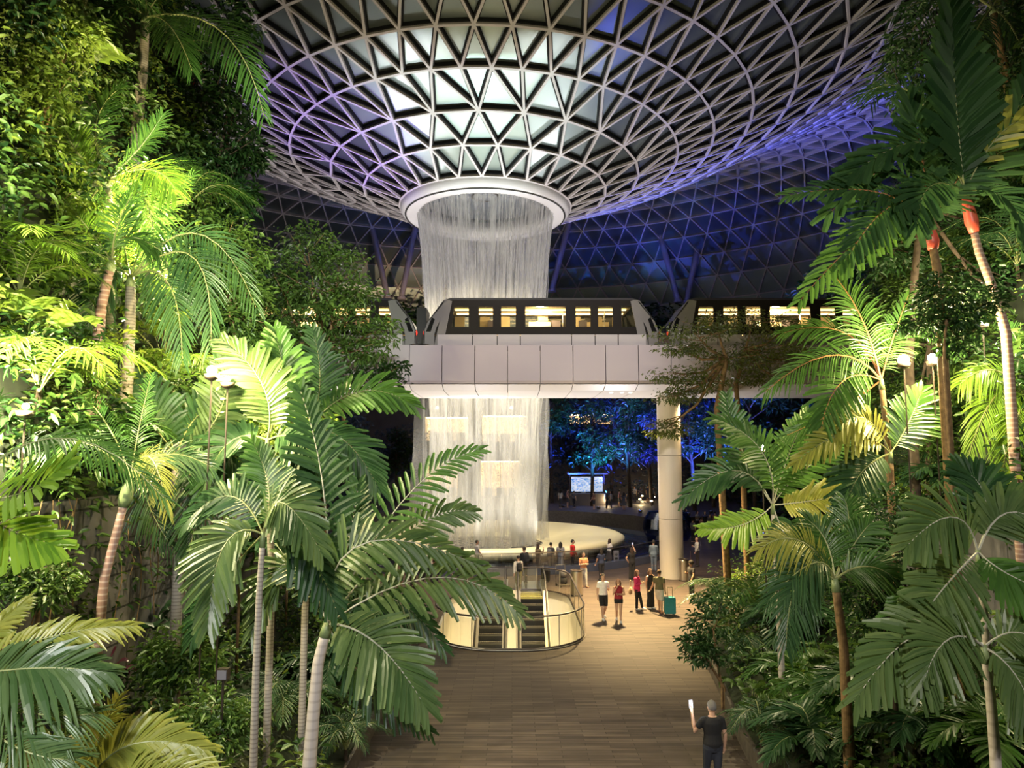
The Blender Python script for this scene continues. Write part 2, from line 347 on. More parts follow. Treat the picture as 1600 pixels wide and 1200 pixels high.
def tag(o, label=None, cat=None, group=None, kind=None):
    if label: o['label'] = label
    if cat: o['category'] = cat
    if group: o['group'] = group
    if kind: o['kind'] = kind
    return o
def thing(name, label, cat, loc=(0, 0, 0), rz=0.0, group=None):
    o = bpy.data.objects.new(name, None); COL.objects.link(o); o.location = loc; o.rotation_euler = (0, 0, rz); o.empty_display_size = .1
    return tag(o, label, cat, group)
def copy_tree(o, parent=None):
    c = o.copy(); COL.objects.link(c)
    if parent is not None: c.parent = parent
    for ch in list(o.children): copy_tree(ch, c)
    return c
def fastmesh(name, V, Fc, mats, parent=None, midx=None, smooth=False):   # V (n,3), Fc (m,k)
    me = bpy.data.meshes.new(name); k = Fc.shape[1]; m = len(Fc)
    me.vertices.add(len(V)); me.vertices.foreach_set('co', np.ascontiguousarray(V, dtype=np.float32).ravel())
    me.loops.add(m * k); me.loops.foreach_set('vertex_index', np.ascontiguousarray(Fc, dtype=np.int32).ravel())
    me.polygons.add(m); me.polygons.foreach_set('loop_start', np.arange(0, m * k, k, dtype=np.int32))
    for q in (mats if isinstance(mats, (list, tuple)) else [mats]): me.materials.append(q)
    if midx is not None: me.polygons.foreach_set('material_index', midx.astype(np.int32))
    me.update(calc_edges=True); o = bpy.data.objects.new(name, me); COL.objects.link(o)
    if parent is not None: o.parent = parent
    return o
def leaf_arrays(pts, L, wr=.42, droop=.35, hint=None):
    """one folded leaf at each point: six corners, two halves along the midrib"""
    n = len(pts); L = np.broadcast_to(np.asarray(L, float), (n,))[:, None]
    az = RNG.uniform(0, 2 * np.pi, n); el = RNG.normal(-.1, .45, n)
    d = np.stack([np.cos(az) * np.cos(el), np.sin(az) * np.cos(el), np.sin(el)], 1)
    if hint is not None: d = d + hint; d /= np.linalg.norm(d, axis=1, keepdims=True) + 1e-9
    up = np.array([0, 0, 1.0]) + RNG.normal(0, .45, (n, 3)); sd = np.cross(d, up); sd /= np.linalg.norm(sd, axis=1, keepdims=True) + 1e-9
    nn = np.cross(sd, d); w = L * wr / 2; tip = pts + d * L - np.array([0, 0, 1.0]) * droop * L * .6; mid = pts + d * L * .5
    f = nn * w * .45
    V = np.stack([pts, mid + sd * w * .92 + f - d * L * .12, mid + sd * w * .7 + f + d * L * .2 - np.array([0, 0, 1.]) * droop * L * .2, tip,
                  mid - sd * w * .7 + f + d * L * .2 - np.array([0, 0, 1.]) * droop * L * .2, mid - sd * w * .92 + f - d * L * .12], 1).reshape(-1, 3)
    b = np.arange(n)[:, None] * 6
    Fc = np.concatenate([b + np.array([0, 1, 2, 3]), b + np.array([0, 3, 4, 5])], 0)
    return V, Fc
def bez(p0, mid, p2, n=9):
    p0, mid, p2 = Vector(p0), Vector(mid), Vector(p2); c = mid * 2 - (p0 + p2) * .5
    return [p0 * (1 - t) ** 2 + c * (2 * t * (1 - t)) + p2 * t * t for t in [i / (n - 1) for i in range(n)]]
def frond_geo(mb, path, n=26, ll=.6, w=.05, up=(0, -.6, .8), droop=.25, start=.14, blunt=.35, rr=.02, sw0=68, sw1=22, vup=.18, seg=3, tipk=.42):
    up = Vector(up); k = len(path); rnd = random.uniform; wp = [.35, 1, .95, blunt] if seg == 3 else [.4, 1, blunt]
    for i in range(n):
        t = start + (1 - start) * i / (n - 1); u = t * (k - 1); a = min(int(u), k - 2); p = path[a].lerp(path[a + 1], u - a)
        tg = (path[min(a + 2, k - 1)] - path[max(a - (u - a < .5), 0)]).normalized(); sd = tg.cross(up)
        sd = sd.normalized() if sd.length > 1e-4 else Vector((1, 0, 0)); nr = sd.cross(tg)
        pr = min(1, .45 + 2.2 * (t - start)) * (1 if t < .55 else lerp(1, tipk, (t - .55) / .45))
        sw = R(lerp(sw0, sw1, max(0, (t - .1) / .9) ** 1.3))
        for s in (-1, 1):
            Ln = ll * pr * rnd(.88, 1.08); s2 = sw + R(rnd(-5, 5))
            d = (tg * math.cos(s2) + sd * (s * math.sin(s2)) + nr * (vup + rnd(-.1, .1))).normalized()
            wv = d.cross(nr).normalized() * (w * min(1.0, .6 + pr * .5)); dr = droop * rnd(.6, 1.5); vs = []
            for j in range(seg + 1):
                q = j / seg; c = p + d * (Ln * q) - Vector((0, 0, 1)) * (dr * Ln * q * q); e = wp[j] * .5
                vs += [c + wv * e + nr * (w * .16 * wp[j]), c, c - wv * e + nr * (w * .16 * wp[j])]
            mb.add(vs, [f for j in range(seg) for f in ((3 * j, 3 * j + 1, 3 * j + 4, 3 * j + 3), (3 * j + 1, 3 * j + 2, 3 * j + 5, 3 * j + 4))], 0)
    return path, rr
def build_frond(mats, parent, origin, path, **kw):
    mb = MB(); path, rr = frond_geo(mb, path, **kw); o = mb.build('frond', mats[0], parent, origin); k = len(path)
    mb = MB(); mb.tube(path, [rr * lerp(1, .25, i / (k - 1)) for i in range(k)], 5); mb.build('leaf_stalk', mats[1], o, origin); return o

# ================================================================ SETTING
# floor with the escalator opening
EX0, EX1, EY0, EY1, ER = -2.75, 2.6, 24.3, 34.9, 2.3
def stadium(inset=0.0, n=10, z=0.0):
    x0, x1, y0, y1, r = EX0 + inset, EX1 - inset, EY0 + inset, EY1 - inset, ER - inset * .5; pts = []
    for cx_, cy_, a0 in ((x1 - r, y0 + r, -90), (x1 - r, y1 - r, 0), (x0 + r, y1 - r, 90), (x0 + r, y0 + r, 180)):
        for i in range(n + 1):
            a = R(a0 + 90 * i / n); pts.append(Vector((cx_ + r * math.cos(a), cy_ + r * math.sin(a), z)))
    return pts
bm = bmesh.new()
outer = [bm.verts.new(p) for p in ((-75, -8, 0), (75, -8, 0), (75, 130, 0), (-75, 130, 0))]
hole = [bm.verts.new(p) for p in stadium()]
es = [bm.edges.new((l[i], l[(i + 1) % len(l)])) for l in (outer, hole) for i in range(len(l))]
bmesh.ops.triangle_fill(bm, edges=es, use_beauty=True)
for f in bm.faces:
    if f.normal.z < 0: f.normal_flip()
me = bpy.data.meshes.new('floor'); bm.to_mesh(me); me.materials.append(M['floor'])
fl = bpy.data.objects.new('floor', me); COL.objects.link(fl); tag(fl, 'grey brown plank floor of the plaza', kind='structure')
# the lined pit below
mb = MB(); s0 = stadium(.02, z=-.25); s1 = [Vector((p.x, p.y, -6)) for p in s0]; n = len(s0)
mb.add(s0 + s1, [(i, (i + 1) % n, n + (i + 1) % n, n + i) for i in range(n)], 0); mb.add(s1, [tuple(range(n))], 0)
tag(mb.build('wall_pit', M['cream']), 'cream curved lining wall of the escalator opening', kind='structure')
mb = MB(); a, b2 = stadium(-.06), stadium(.03); n = len(a)
vs = [Vector((p.x, p.y, z)) for z in (.03, -.26) for l in (a, b2) for p in l]
mb.add(vs, [(i, (i + 1) % n, n + (i + 1) % n, n + i) for i in range(n)] + [(n + i, n + (i + 1) % n, 3 * n + (i + 1) % n, 3 * n + i) for i in range(n)], 0)
tag(mb.build('trim_1', M['steel']), 'steel edge trim round the escalator opening', kind='structure')
# terrain of the planted slopes
def hill(name, sgn, label):
    ys = np.linspace(-7, 33.6, 60); As = [0, .01, 1, 2, 3, 4, 4.25, 5.0, 5.3, 6, 7, 8, 10, 12, 14, 17, 20, 26]; vs = []; fs = []
    for y in ys:
        e = edgeL(y) if sgn < 0 else edgeR(y)
        for a in As:
            x = sgn * (e + a + 1e-4); w = random.uniform(-.12, .12) if a > 5.5 else 0
            vs.append((x, y, terrain(x, y) + w - (.02 if a == 0 else 0)))
    k = len(As)
    for i in range(len(ys) - 1):
        for j in range(k - 1):
            q = (i * k + j, i * k + j + 1, (i + 1) * k + j + 1, (i + 1) * k + j); fs.append(q if sgn > 0 else q[::-1])
    o = len(vs); i = len(ys) - 1
    for j in range(k): vs.append((vs[i * k + j][0], vs[i * k + j][1], -.1))
    for j in range(k - 1): fs.append((i * k + j, i * k + j + 1, o + j + 1, o + j))
    mb = MB(); mb.add(vs, fs, 0); return tag(mb.build(name, M['soil']), label, kind='structure')
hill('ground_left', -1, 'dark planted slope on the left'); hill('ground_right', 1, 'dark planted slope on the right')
def facing(name, sgn, y0, y1, off, z0, z1, label, th=.3):
    mb = MB(); ys = np.linspace(y0, y1, 16); vs = []
    for y in ys:
        x = sgn * ((edgeL(y) if sgn < 0 else edgeR(y)) + off)
        vs += [(x, y, z0), (x, y, z1), (x + sgn * th, y, z1), (x + sgn * th, y, z0)]
    fs = [(4 * i + j, 4 * i + (j + 1) % 4, 4 * i + 4 + (j + 1) % 4, 4 * i + 4 + j) for i in range(len(ys) - 1) for j in range(4)] + [(0, 1, 2, 3), (60, 61, 62, 63)]
    mb.add(vs, fs, 0); return tag(mb.build(name, M['rockwall']), label, kind='structure')
facing('wall_left', -1, -6, 24, 3.85, 1.6, 5.75, 'grey stone block retaining wall on the left')
facing('wall_right', 1, -6, 24, 4.85, 2.0, 4.95, 'grey stone retaining wall on the right')
mb = MB()
for sgn, ef in ((-1, edgeL), (1, edgeR)):
    ys = np.linspace(4, 33, 30)
    for y0, y1 in zip(ys[:-1], ys[1:]): mb.beam((sgn * (ef(y0) + .1), y0, 0), (sgn * (ef(y1) + .1), y1, 0), .34, .42, (0, 0, 1))
tag(mb.build('trim_2', M['kerb']), 'dark kerbs along the planting beds', kind='structure')

# roof: triangulated toroidal grid shell round the oculus
OX, OY = -2.0, 52.0
prof = [(6.3, 25.25), (8.9, 26.25), (11.3, 27.3), (14.1, 28.4), (16.6, 29.35), (19.2, 30.5), (22, 31.9), (25, 33.5), (28, 35.2), (31, 36.8), (34, 38.3), (37, 39.7), (40, 40.8),
        (43, 41.5), (46, 41.6), (49, 41.0), (52, 39.7), (54.6, 37.8), (57, 35.4), (58.9, 32.6), (60.4, 29.4), (61.6, 26.0), (62.4, 22.4), (63, 18.6), (63.3, 14.5)]
cnt = [26, 26, 26] + [52] * 5 + [104] * 17
def rp(i, j):
    r, z = prof[i]; a = 2 * math.pi * (j + (.5 if i % 2 else 0)) / cnt[i] - math.pi / 2
    return Vector((OX + r * math.cos(a), OY + r * math.sin(a), z))
def rn(i, p):
    i0, i1 = max(0, i - 1), min(len(prof) - 1, i + 1); dr, dz = prof[i1][0] - prof[i0][0], prof[i1][1] - prof[i0][1]
    e = Vector((p.x - OX, p.y - OY, 0)).normalized(); return Vector((e.x * dz, e.y * dz, -dr)).normalized()
beams = MB(); panes = MB()
def edge(i, p, k, q):
    n_ = (rn(i, p) + rn(k, q)).normalized(); big = 1.0 if i < 8 else 1.25
    beams.beam(p, q, .145 * big, .16, n_, 0, .26); beams.beam(p, q, .30 * big if i < 14 else .14, .26, n_, 1 if i < 12 else 0, .0)
for i in range(len(prof)):
    N = cnt[i]
    for j in range(N): edge(i, rp(i, j), i, rp(i, j + 1))
    if i + 1 < len(prof):
        Np = cnt[i + 1]; A = [(rp(i, j), j) for j in range(N)]; tris = []
        for j in range(Np):
            q, q2 = rp(i + 1, j), rp(i + 1, j + 1)
            if Np == N:
                j0 = j + 1 if i % 2 == 0 else j + 1
                if i % 2 == 0: near = [j, j + 1]
                else: near = [j - 1, j]
                for c in near: edge(i, rp(i, c), i + 1, q)
                tris.append((q, q2, rp(i, j + 1 if i % 2 == 0 else j)))
                tris.append((rp(i, near[0]), rp(i, near[1]), q))
            else:
                off_i = .5 if i % 2 else 0; off_k = .5 if (i + 1) % 2 else 0
                def nearest(jj): return [c for c in range(-1, N + 2) if abs((c + off_i) * 2 - (jj + off_k)) <= 1.01]
                for c in nearest(j): edge(i, rp(i, c), i + 1, q)
                ca = min(range(-1, N + 2), key=lambda c: abs((c + off_i) * 2 - (j + off_k + .5))); tris.append((q, q2, rp(i, ca)))
                nn_ = nearest(j)
                if off_k == .5 and j % 2 == 0: edge(i, rp(i, j // 2 + 1), i + 1, q); tris.append((rp(i, j // 2), rp(i, j // 2 + 1), q)); tris[-2] = (q, q2, rp(i, j // 2 + 1))
                if len(nn_) == 2: tris.append((rp(i, nn_[0]), rp(i, nn_[1]), q))
        for t in tris: panes.add(t, [(0, 1, 2)], 0)
tag(beams.build('ceiling', [M['beam'], M['gasket']]), 'white triangulated steel roof grid round the oculus', kind='structure')
tag(panes.build('ceiling_glazing', M['glazing']), 'dark triangular roof glass panes', kind='structure')
# oculus ring
t = thing('oculus_ring', 'white round ring at the roof opening where the water falls', 'roof ring', (OX, OY, 25.2))
mb = MB(); pr = [(5.15, -.95)] + [(5.75 + .62 * math.cos(R(a)), -.35 + .62 * math.sin(R(a))) for a in range(-110, 91, 20)] + [(5.2, .4), (5.0, .2)]
mb.lathe(pr, 72); mb.build('ring_shell', M['ring'], t, smooth=True)
mb = MB(); mb.lathe([(5.18, -.93), (5.18, .3), (5.0, .3), (5.0, -.93), (5.18, -.93)], 72); mb.build('water_lip', M['ring'], t, smooth=True)
mb = MB(); mb.lathe([(5.99, -.93), (6.02, -.955), (5.93, -.99), (5.9, -.965)], 72); mb.build('seam', M['dark_gap'], t)
mb = MB(); mb.lathe([(0.01, .75), (4.9, .5), (4.9, .62), (.01, .9)], 48); mb.build('basin', mat('basin_glass', (.20, .23, .27), .15), t, smooth=True)
mb = MB(); mb.lathe([(.9, .66), (1.0, .62), (1.1, .66)], 32); mb.build('drain_ring', M['dark_steel'], t)
# falling water
def curtain(name, r0, r1, z0, z1, m, label, seed):
    mb = MB(); rows = 24; pf = []
    for i in range(rows + 1):
        q = i / rows; pf.append((lerp(r0, r1, q ** .7), lerp(z0, z1, q)))
    N_ = 96; ph = [random.uniform(0, 6.28) for _ in range(6)]; am = .09 if name == 'water_curtain' else .16
    def rg(j): a = 2 * math.pi * j / N_; return sum(math.sin(a * w_ + p_) for w_, p_ in zip((3, 7, 11, 17, 23, 31), ph)) / 2.4
    k_ = len(pf); mb.add([(r * (1 + am * rg(j) * (.15 + (i / rows) ** 1.3) + am * .25 * math.sin(i * .9 + ph[j % 6])) * math.cos(2 * math.pi * j / N_), r * (1 + am * rg(j) * (.15 + (i / rows) ** 1.3)) * math.sin(2 * math.pi * j / N_), z) for j in range(N_) for i, (r, z) in enumerate(pf)],
           [(j * k_ + i, ((j + 1) % N_) * k_ + i, ((j + 1) % N_) * k_ + i + 1, j * k_ + i + 1) for j in range(N_) for i in range(k_ - 1)])
    o = mb.build(name, m, smooth=True); o.location = (OX, OY, 0); o.rotation_euler = (0, 0, seed)
    return tag(o, label, 'water', kind='stuff')
curtain('water_curtain', 5.05, 3.45, 24.3, .2, M['sheet'], 'white curtain of water falling from the roof ring to the bowl', 0)
curtain('water_curtain', 4.75, 3.3, 24.2, .1, M['sheet'], 'inner veil of water falling inside the main curtain', 1.3)
curtain('spray', 4.9, 4.3, 16, .4, M['mist'], 'soft spray drifting round the lower waterfall', 2.1)
curtain('spray', 3.4, 2.9, 15, .2, M['mist'], 'dense white spray in the core of the lower waterfall', .4)
mb = MB()
for i in range(620):
    a = random.uniform(0, 2 * math.pi); r = 5.07 + random.uniform(-.05, .03); z = 24.3; z1 = random.uniform(9, 21); w = random.uniform(.010, .026)
    q = (z - z1) / 24; r2 = lerp(r, 3.45, q ** .7); c, s_ = math.cos(a), math.sin(a); pts = [(OX + lerp(r, r2, (k / 4) ** .8) * c, OY + lerp(r, r2, (k / 4) ** .8) * s_, lerp(z, z1, k / 4)) for k in range(5)]
    mb.tube(pts, [w, w, w * .9, w * .7, w * .3], 3, 0, False)
tag(mb.build('water_strands', M['strand']), 'thin separate strands of water leaving the roof ring', 'water', kind='stuff')
# bowl, pool
mb = MB(); mb.lathe([(0.6, -1.2), (2, -.6), (4, .12), (6, .5), (8, .78), (9.3, .9), (9.75, .88), (10.0, .74), (10.03, .55), (9.8, .35), (9.4, .22), (9.0, .2)], 96)
o = mb.build('waterfall_bowl', M['bowl'], smooth=True); o.location = (OX, OY, 0); tag(o, 'wide cream white round bowl catching the waterfall', 'bowl')
mb = MB(); mb.lathe([(0, .16), (13.0, .16)], 96); o = mb.build('pool_water', M['pool']); o.location = (OX, OY, 0); tag(o, 'dark rippled pool water round the bowl', 'water', kind='structure')
mb = MB(); mb.lathe([(13.0, .0), (13.0, .42), (13.3, .42), (13.3, .0)], 96); o = mb.build('trim_3', M['pool_wall']); o.location = (OX, OY, 0); tag(o, 'low dark wall holding the pool', kind='structure')
t = thing('glass_fence', 'curved glass fence along the front of the pool', 'fence', (OX, OY, 0))
for k in range(22):
    a0, a1 = R(-165 + k * 7.4), R(-165 + (k + 1) * 7.4 - .25); mb = MB(); mb.lathe([(13.14, .42), (13.14, 1.15), (13.17, 1.15), (13.17, .42), (13.14, .42)], 5, a0=a0, a1=a1, closed=False)
    mb.build('glass_panel', M['fence_glass'], t)
mb = MB(); mb.lathe([(13.12, 1.15), (13.12, 1.2), (13.19, 1.2), (13.19, 1.15), (13.12, 1.15)], 90, a0=R(-165), a1=R(-2), closed=False); mb.build('top_rail', M['steel'], t)
mb = MB(); mb.lathe([(15.2, 0), (15.2, 1.35), (44, 1.35)], 60, a0=R(24), a1=R(150), closed=False); o = mb.build('floor_promenade', M['kerb']); o.location = (OX, OY, 0); tag(o, 'raised dark promenade behind the pool', kind='structure')
# basement ring of clear acrylic right of the column
mb = MB(); c = G(1068, 846, 0); mb.lathe([(1.5, 0), (1.75, .4), (1.9, .9), (1.8, 1.6), (1.45, 2.1), (1.40, 2.05), (1.74, 1.58), (1.84, .9), (1.7, .42), (1.45, .05)], 40)
o = mb.build('glass_ring', glassmat('blue_glass', (.35, .45, .75), .22)); o.location = (c.x - .9, c.y + 1.2, 0); tag(o, 'curved bluish clear glass drum at the pool edge behind the column', 'glass ring')

# ---------------------------------------------------------------- guideway bridge and column
BY0, BY1, BZ0, BZ1 = 34.4, 40.0, 9.66, 11.83
t = thing('bridge', 'white panelled bridge that carries the train across the hall', 'bridge', (0, BY0, BZ0))
pw = 51 / 1109 * 34.8; xj = (691 - 800) / 1109 * 34.8
for k in range(-8, 20):
    x0, x1 = xj + (k - 1) * pw + .018, xj + k * pw - .018; mb = MB()
    poly = [(x0, 0, .42), (x0, .02, BZ1 - BZ0), (x0, .3, BZ1 - BZ0), (x0, .3, .3), (x0, .12, .28)]; mb.extrude(poly, (x1 - x0, 0, 0)); mb.build('side_panel', M['white_panel'], t)
    mb = MB(); xs0, xs1 = x0 * 1.0, x1
    mb.extrude([(xs0, .16, .25), (xs0, 1.1, .02), (xs0, BY1 - BY0, 0), (xs0, BY1 - BY0, .12), (xs0, .3, .30)], (xs1 - xs0, 0, 0)); mb.build('soffit_panel', M['soffit'], t)
mb = MB(); mb.box((xj + 6 * pw, 2.9, 1.1), (28.2 * pw, 5.2, 1.6)); mb.box((xj + 6 * pw, 5.5, 1.5), (28.2 * pw, .2, 1.4)); mb.build('deck', M['soffit'], t)
mb = MB(); mb.box((xj + 6 * pw, 1.3, 2.0), (28.2 * pw, .35, .25)); mb.box((xj + 6 * pw, 3.4, 2.0), (28.2 * pw, .35, .25)); mb.build('running_beam', M['dark_steel'], t)
for px_ in (972, 985, 955): 
    p = P(px_, 614, 36.5); mb = MB(); mb.lathe([(0, 0), (.09, 0), (.1, .05)], 12, (p.x, p.y - BY0, .0)); mb.build('downlight', M['strip_light'], t)
c = G(1050, 903, 0)
t = thing('bridge_column', 'tall round cream column holding up the bridge', 'column', (c.x, c.y, 0))
z = 0
for h in (3.1, 3.35, 3.5):
    mb = MB(); z1 = min(z + h, BZ0); mb.lathe([(.55, z), (.62, z + .015), (.62, z1 - .015), (.55, z1)], 40); mb.build('column_sleeve', M['column'], t, smooth=False); z = z1
# ---------------------------------------------------------------- train
CS = 36.4 / 1109
def car(name, xc, label, half=6.05, left_open=True):
    y0, y1 = 36.0, 38.8; t = thing(name, label, 'train', (xc, (y0 + y1) / 2, BZ1 + .2)); z0 = BZ1 + .2; hy = (y1 - y0) / 2
    Z = lambda w: w - z0
    zs, zb, wb, wt, zt = Z(12.02), Z(12.62), Z(13.02), Z(14.08), Z(14.42); hw = half - .55; tw = half - 1.35
    U = lambda px_: (px_ - 846) * CS
    jo = [(683 - 846) * CS, U(738), U(777), U(813), U(893), U(930), U(966), (1010 - 846) * CS]
    for s in (-1, 1):
        for a, b2 in zip(jo[:-1], jo[1:]):
            mb = MB(); mb.box(((a + b2) / 2, s * (hy - .02), (zs + zb) / 2), (b2 - a - .05, .06, zb - zs)); mb.build('skirt_panel', M['car_skirt'], t)
        wins = [(U(706), U(732)), (U(748), U(770)), (U(783), U(806)), (U(821), U(884)), (U(900), U(923)), (U(935), U(958)), (U(972), U(996))]
        mb = MB(); w_ = .07
        mb.extrude([(-hw, s * hy, zb), (hw, s * hy, zb), (hw - .12, s * hy, wb), (-hw + .12, s * hy, wb)], (0, -s * w_, 0))
        mb.extrude([(-tw - .12, s * hy, wt), (tw + .12, s * hy, wt), (tw, s * hy, zt), (-tw, s * hy, zt)], (0, -s * w_, 0))
        ed = [-hw + .12] + [e for w in wins for e in w] + [hw - .12]; te = [-tw - .12] + [e for w in wins for e in w] + [tw + .12]
        te[1] += .12; te[-2] -= .12
        for k in range(0, len(ed), 2): mb.extrude([(ed[k], s * hy, wb), (ed[k + 1], s * hy, wb), (te[k + 1], s * hy, wt), (te[k], s * hy, wt)], (0, -s * w_, 0))
        mb.build('body_side', M['car_body'], t)
        for a, b2 in wins:
            mb = MB(); mb.box(((a + b2) / 2, s * (hy - .035), (wb + wt) / 2), (b2 - a, .012, wt - wb)); mb.build('window_pane', M['car_glass'], t)
        for e in (-1, 1):   # pale frame that follows the raked end
            mb = MB(); mb.extrude([(e * hw, s * hy * 1.005, zs), (e * (hw - .45), s * hy * 1.005, zs), (e * (tw - .1), s * hy * 1.005, zt - .05), (e * (tw + .3), s * hy * 1.005, zt + .02)] , (0, -s * .05, 0)); mb.build('end_frame', M['car_nose'], t)
    for e in (-1, 1):       # raked nose
        mb = MB(); q = [(e * hw, zs), (e * (half - .02), zs + .15), (e * half, zb + .1), (e * (half - .25), wb + .35), (e * (tw + .35), zt), (e * tw, zt), (e * hw, zb)]
        for s in (-1, 1): mb.extrude([(x, s * hy, z_) for x, z_ in q], (0, -s * .05, 0))
        mb.extrude([(e * half, -hy, zs + .1), (e * half, -hy, zb + .2), (e * (half - .06), -hy, zb + .2), (e * (half - .06), -hy, zs + .1)], (0, 2 * hy, 0))
        mb.extrude([(e * (half - .25), -hy, wb + .35), (e * (tw + .3), -hy, zt), (e * (tw + .22), -hy, zt), (e * (half - .3), -hy, wb + .35)], (0, 2 * hy, 0))
        mb.build('nose', M['car_nose'], t)
        mb = MB(); mb.extrude([(e * (half + .005), -hy + .25, zb + .2), (e * (half - .24), -hy + .25, wb + .36), (e * (half - .3), -hy + .25, wb + .36), (e * (half - .06), -hy + .25, zb + .2)], (0, 2 * hy - .5, 0))
        for s in (-1, 1): mb.extrude([(e * (half - .12), s * (hy + .005), zb + .15), (e * (half - .42), s * (hy + .005), wb + .5), (e * (hw - .02), s * (hy + .005), wb + .4), (e * (hw + .18), s * (hy + .005), zb + .15)], (0, -s * .02, 0))
        mb.build('windscreen', M['car_dark_glass'], t)
        for s in (-1, 1): mb = MB(); mb.ball((e * (half - .0), s * (hy - .25), zb + .12), (.06, .13, .13)); mb.build('tail_lamp', M['red_lamp'], t)
    mb = MB(); mb.extrude([(-tw - .3, -hy, zt), (-tw, -hy + .12, zt + .13), (tw, -hy + .12, zt + .13), (tw + .3, -hy, zt)], (0, 2 * hy - .0, 0)); mb.box((-.6, 0, zt + .17), (6, 1.7, .1)); mb.build('roof', M['car_roof'], t)
    mb = MB(); mb.box((0, 0, zs + .3), (2 * hw, 2 * hy - .2, .5)); mb.build('floor_pan', M['dark_gap'], t)
    mb = MB(); mb.box((0, 0, wt + .06), (2 * tw, 2 * hy - .2, .04)); mb.box((0, .9, wt - .5), (1.2, .05, .25)); mb.box((3.2, .95, wt - .5), (1.2, .05, .25)); mb.box((0, hy - .11, (zb + wb) / 2 + .2), (2 * hw - .3, .02, wb - zb + .3))
    for xx in (-4.4, -3.0, -1.9, .2, 2.0, 3.2, 4.3): mb.box((xx, hy - .11, (wb + wt) / 2), (.55, .02, wt - wb))
    mb.build('inner_lining', M['car_inner'], t)
    for yy in (-.55, .55): mb = MB(); mb.box((0, yy, wt - .01), (2 * tw - .4, .16, .05)); mb.build('ceiling_lamp', M['car_lamp'], t)
    for xx in (-3.6, -1.2, 1.2, 3.4): mb = MB(); mb.tube([(xx, -.2, zb), (xx, -.2, wt)], .025, 6); mb.build('grab_pole', M['steel'], t)
    for xx in (-2.6, 0.2, .9, 2.4): mb = MB(); mb.box((xx, .85, zb + .45), (.5, .45, .12)); mb.box((xx, 1.1, zb + .85), (.5, .08, .7)); mb.build('bench_seat', mat('seat_fabric', (.12, .10, .12), .8), t)
    for xx in (-4, -1.5, 1.5, 4): mb = MB(); mb.box((xx, 0, -.12), (.9, 2.0, .3)); mb.build('wheel_set', M['black'], t)
    light('POINT', (0, 0, wt - .2), 900, (1, .74, .38), size=.2, parent=t)
    return t
XC = (846 - 800) * CS
car('train_car', XC, 'black and white driverless train car with lit windows on the bridge')
car('train_car', XC - 12.5, 'second train car at the left end, mostly behind the leafy tree')
car('train_car', XC + 12.6, 'train car at the right end of the bridge behind layered branches')
mb = MB(); mb.box((XC - 6.25, 37.4, 13.2), (.5, 1.6, 1.9)); tag(mb.build('gangway', M['black']), 'dark gangway between the first two train cars', 'gangway')

# ---------------------------------------------------------------- building behind the waterfall
FY = 86.0
def fx(px_): return (px_ - 800) / 1109 * (FY * CP - 0)
def fz(py_): return P(800, py_, FY).z
mb = MB(); X0, X1 = fx(480), fx(1500)
bays = [(fx(663), fx(732), fz(688), fz(651), 'upper shop left of the waterfall core with a warm lit window'), (fx(752), fx(826), fz(690), fz(649), 'upper shop right of the waterfall core with a warm lit window'),
        (fx(664), fx(716), fz(775), fz(722), 'lower shop with warm lit shelves left of the waterfall core'), (fx(750), fx(814), fz(776), fz(720), 'lower shop with warm lit shelves right of the waterfall core'),
        (fx(890), fx(958), fz(662), fz(647), 'narrow warm lit balcony window above the blue trees')]
xs = sorted({X0, X1, *[b[0] for b in bays], *[b[1] for b in bays]}); zsr = sorted({-.2, 13.0, *[b[2] for b in bays], *[b[3] for b in bays]})
for a, b2 in zip(xs[:-1], xs[1:]):
    for c0, c1 in zip(zsr[:-1], zsr[1:]):
        if not any(q[0] - .01 <= a and b2 <= q[1] + .01 and q[2] - .01 <= c0 and c1 <= q[3] + .01 for q in bays): mb.box(((a + b2) / 2, FY + .3, (c0 + c1) / 2), (b2 - a, .6, c1 - c0))
tag(mb.build('wall_back', M['facade']), 'dark building front behind the waterfall', kind='structure')
for q in bays:
    a, b2, z0, z1, lb = q; w, h = b2 - a, z1 - z0; t = thing('shop_front', lb, 'shop', ((a + b2) / 2, FY, z0))
    mb = MB(); mb.box((0, 2.4, h / 2), (w, .1, h)); mb.build('display_wall', M['shop_warm'], t)
    mb = MB(); mb.box((0, 1.4, h + .05), (w, 2.2, .1)); mb.box((0, 1.4, -.05), (w, 2.2, .1)); mb.box((-w / 2, 1.4, h / 2), (.08, 2.2, h)); mb.box((w / 2, 1.4, h / 2), (.08, 2.2, h)); mb.build('shop_lining', M['cream'], t)
    mb = MB(); mb.box((0, .75, h - .1), (w * .94, .25, .12)); mb.build('ceiling_lamp', M['strip_light'], t)
    for k in range(max(2, int(w / 1.8)) + 1): xx = -w / 2 + w * k / max(2, int(w / 1.8)); mb = MB(); mb.box((xx, -.02, h / 2), (.08, .1, h)); mb.build('window_mullion', M['dark_steel'], t)
    if h > 2.5:
        for k in range(3): mb = MB(); mb.box((-w * .3 + k * w * .3, 1.5, .5), (w * .2, .6, 1.0)); mb.build('display_table', cloth('wood', (.3, .15, .06)), t)
        mb = MB(); mb.box((0, -.5, .9), (w, .05, .06)); mb.box((0, -.5, .45), (w, .02, .8)); mb.build('balcony_rail', M['fence_glass'], t)
for px_, lb in ((683, 'small round spotlight above the left upper shop'), (799, 'small round spotlight above the right upper shop')):
    p = P(px_, 637, FY - .3); mb = MB(); mb.ball((0, 0, 0), .16); mb.box((0, .2, 0), (.12, .3, .12)); o = mb.build('spot_lamp', mat('spot_bulb', (1, .95, .85), .4, emit=(1, .95, .85), es=14)); o.location = p; tag(o, lb, 'lamp')
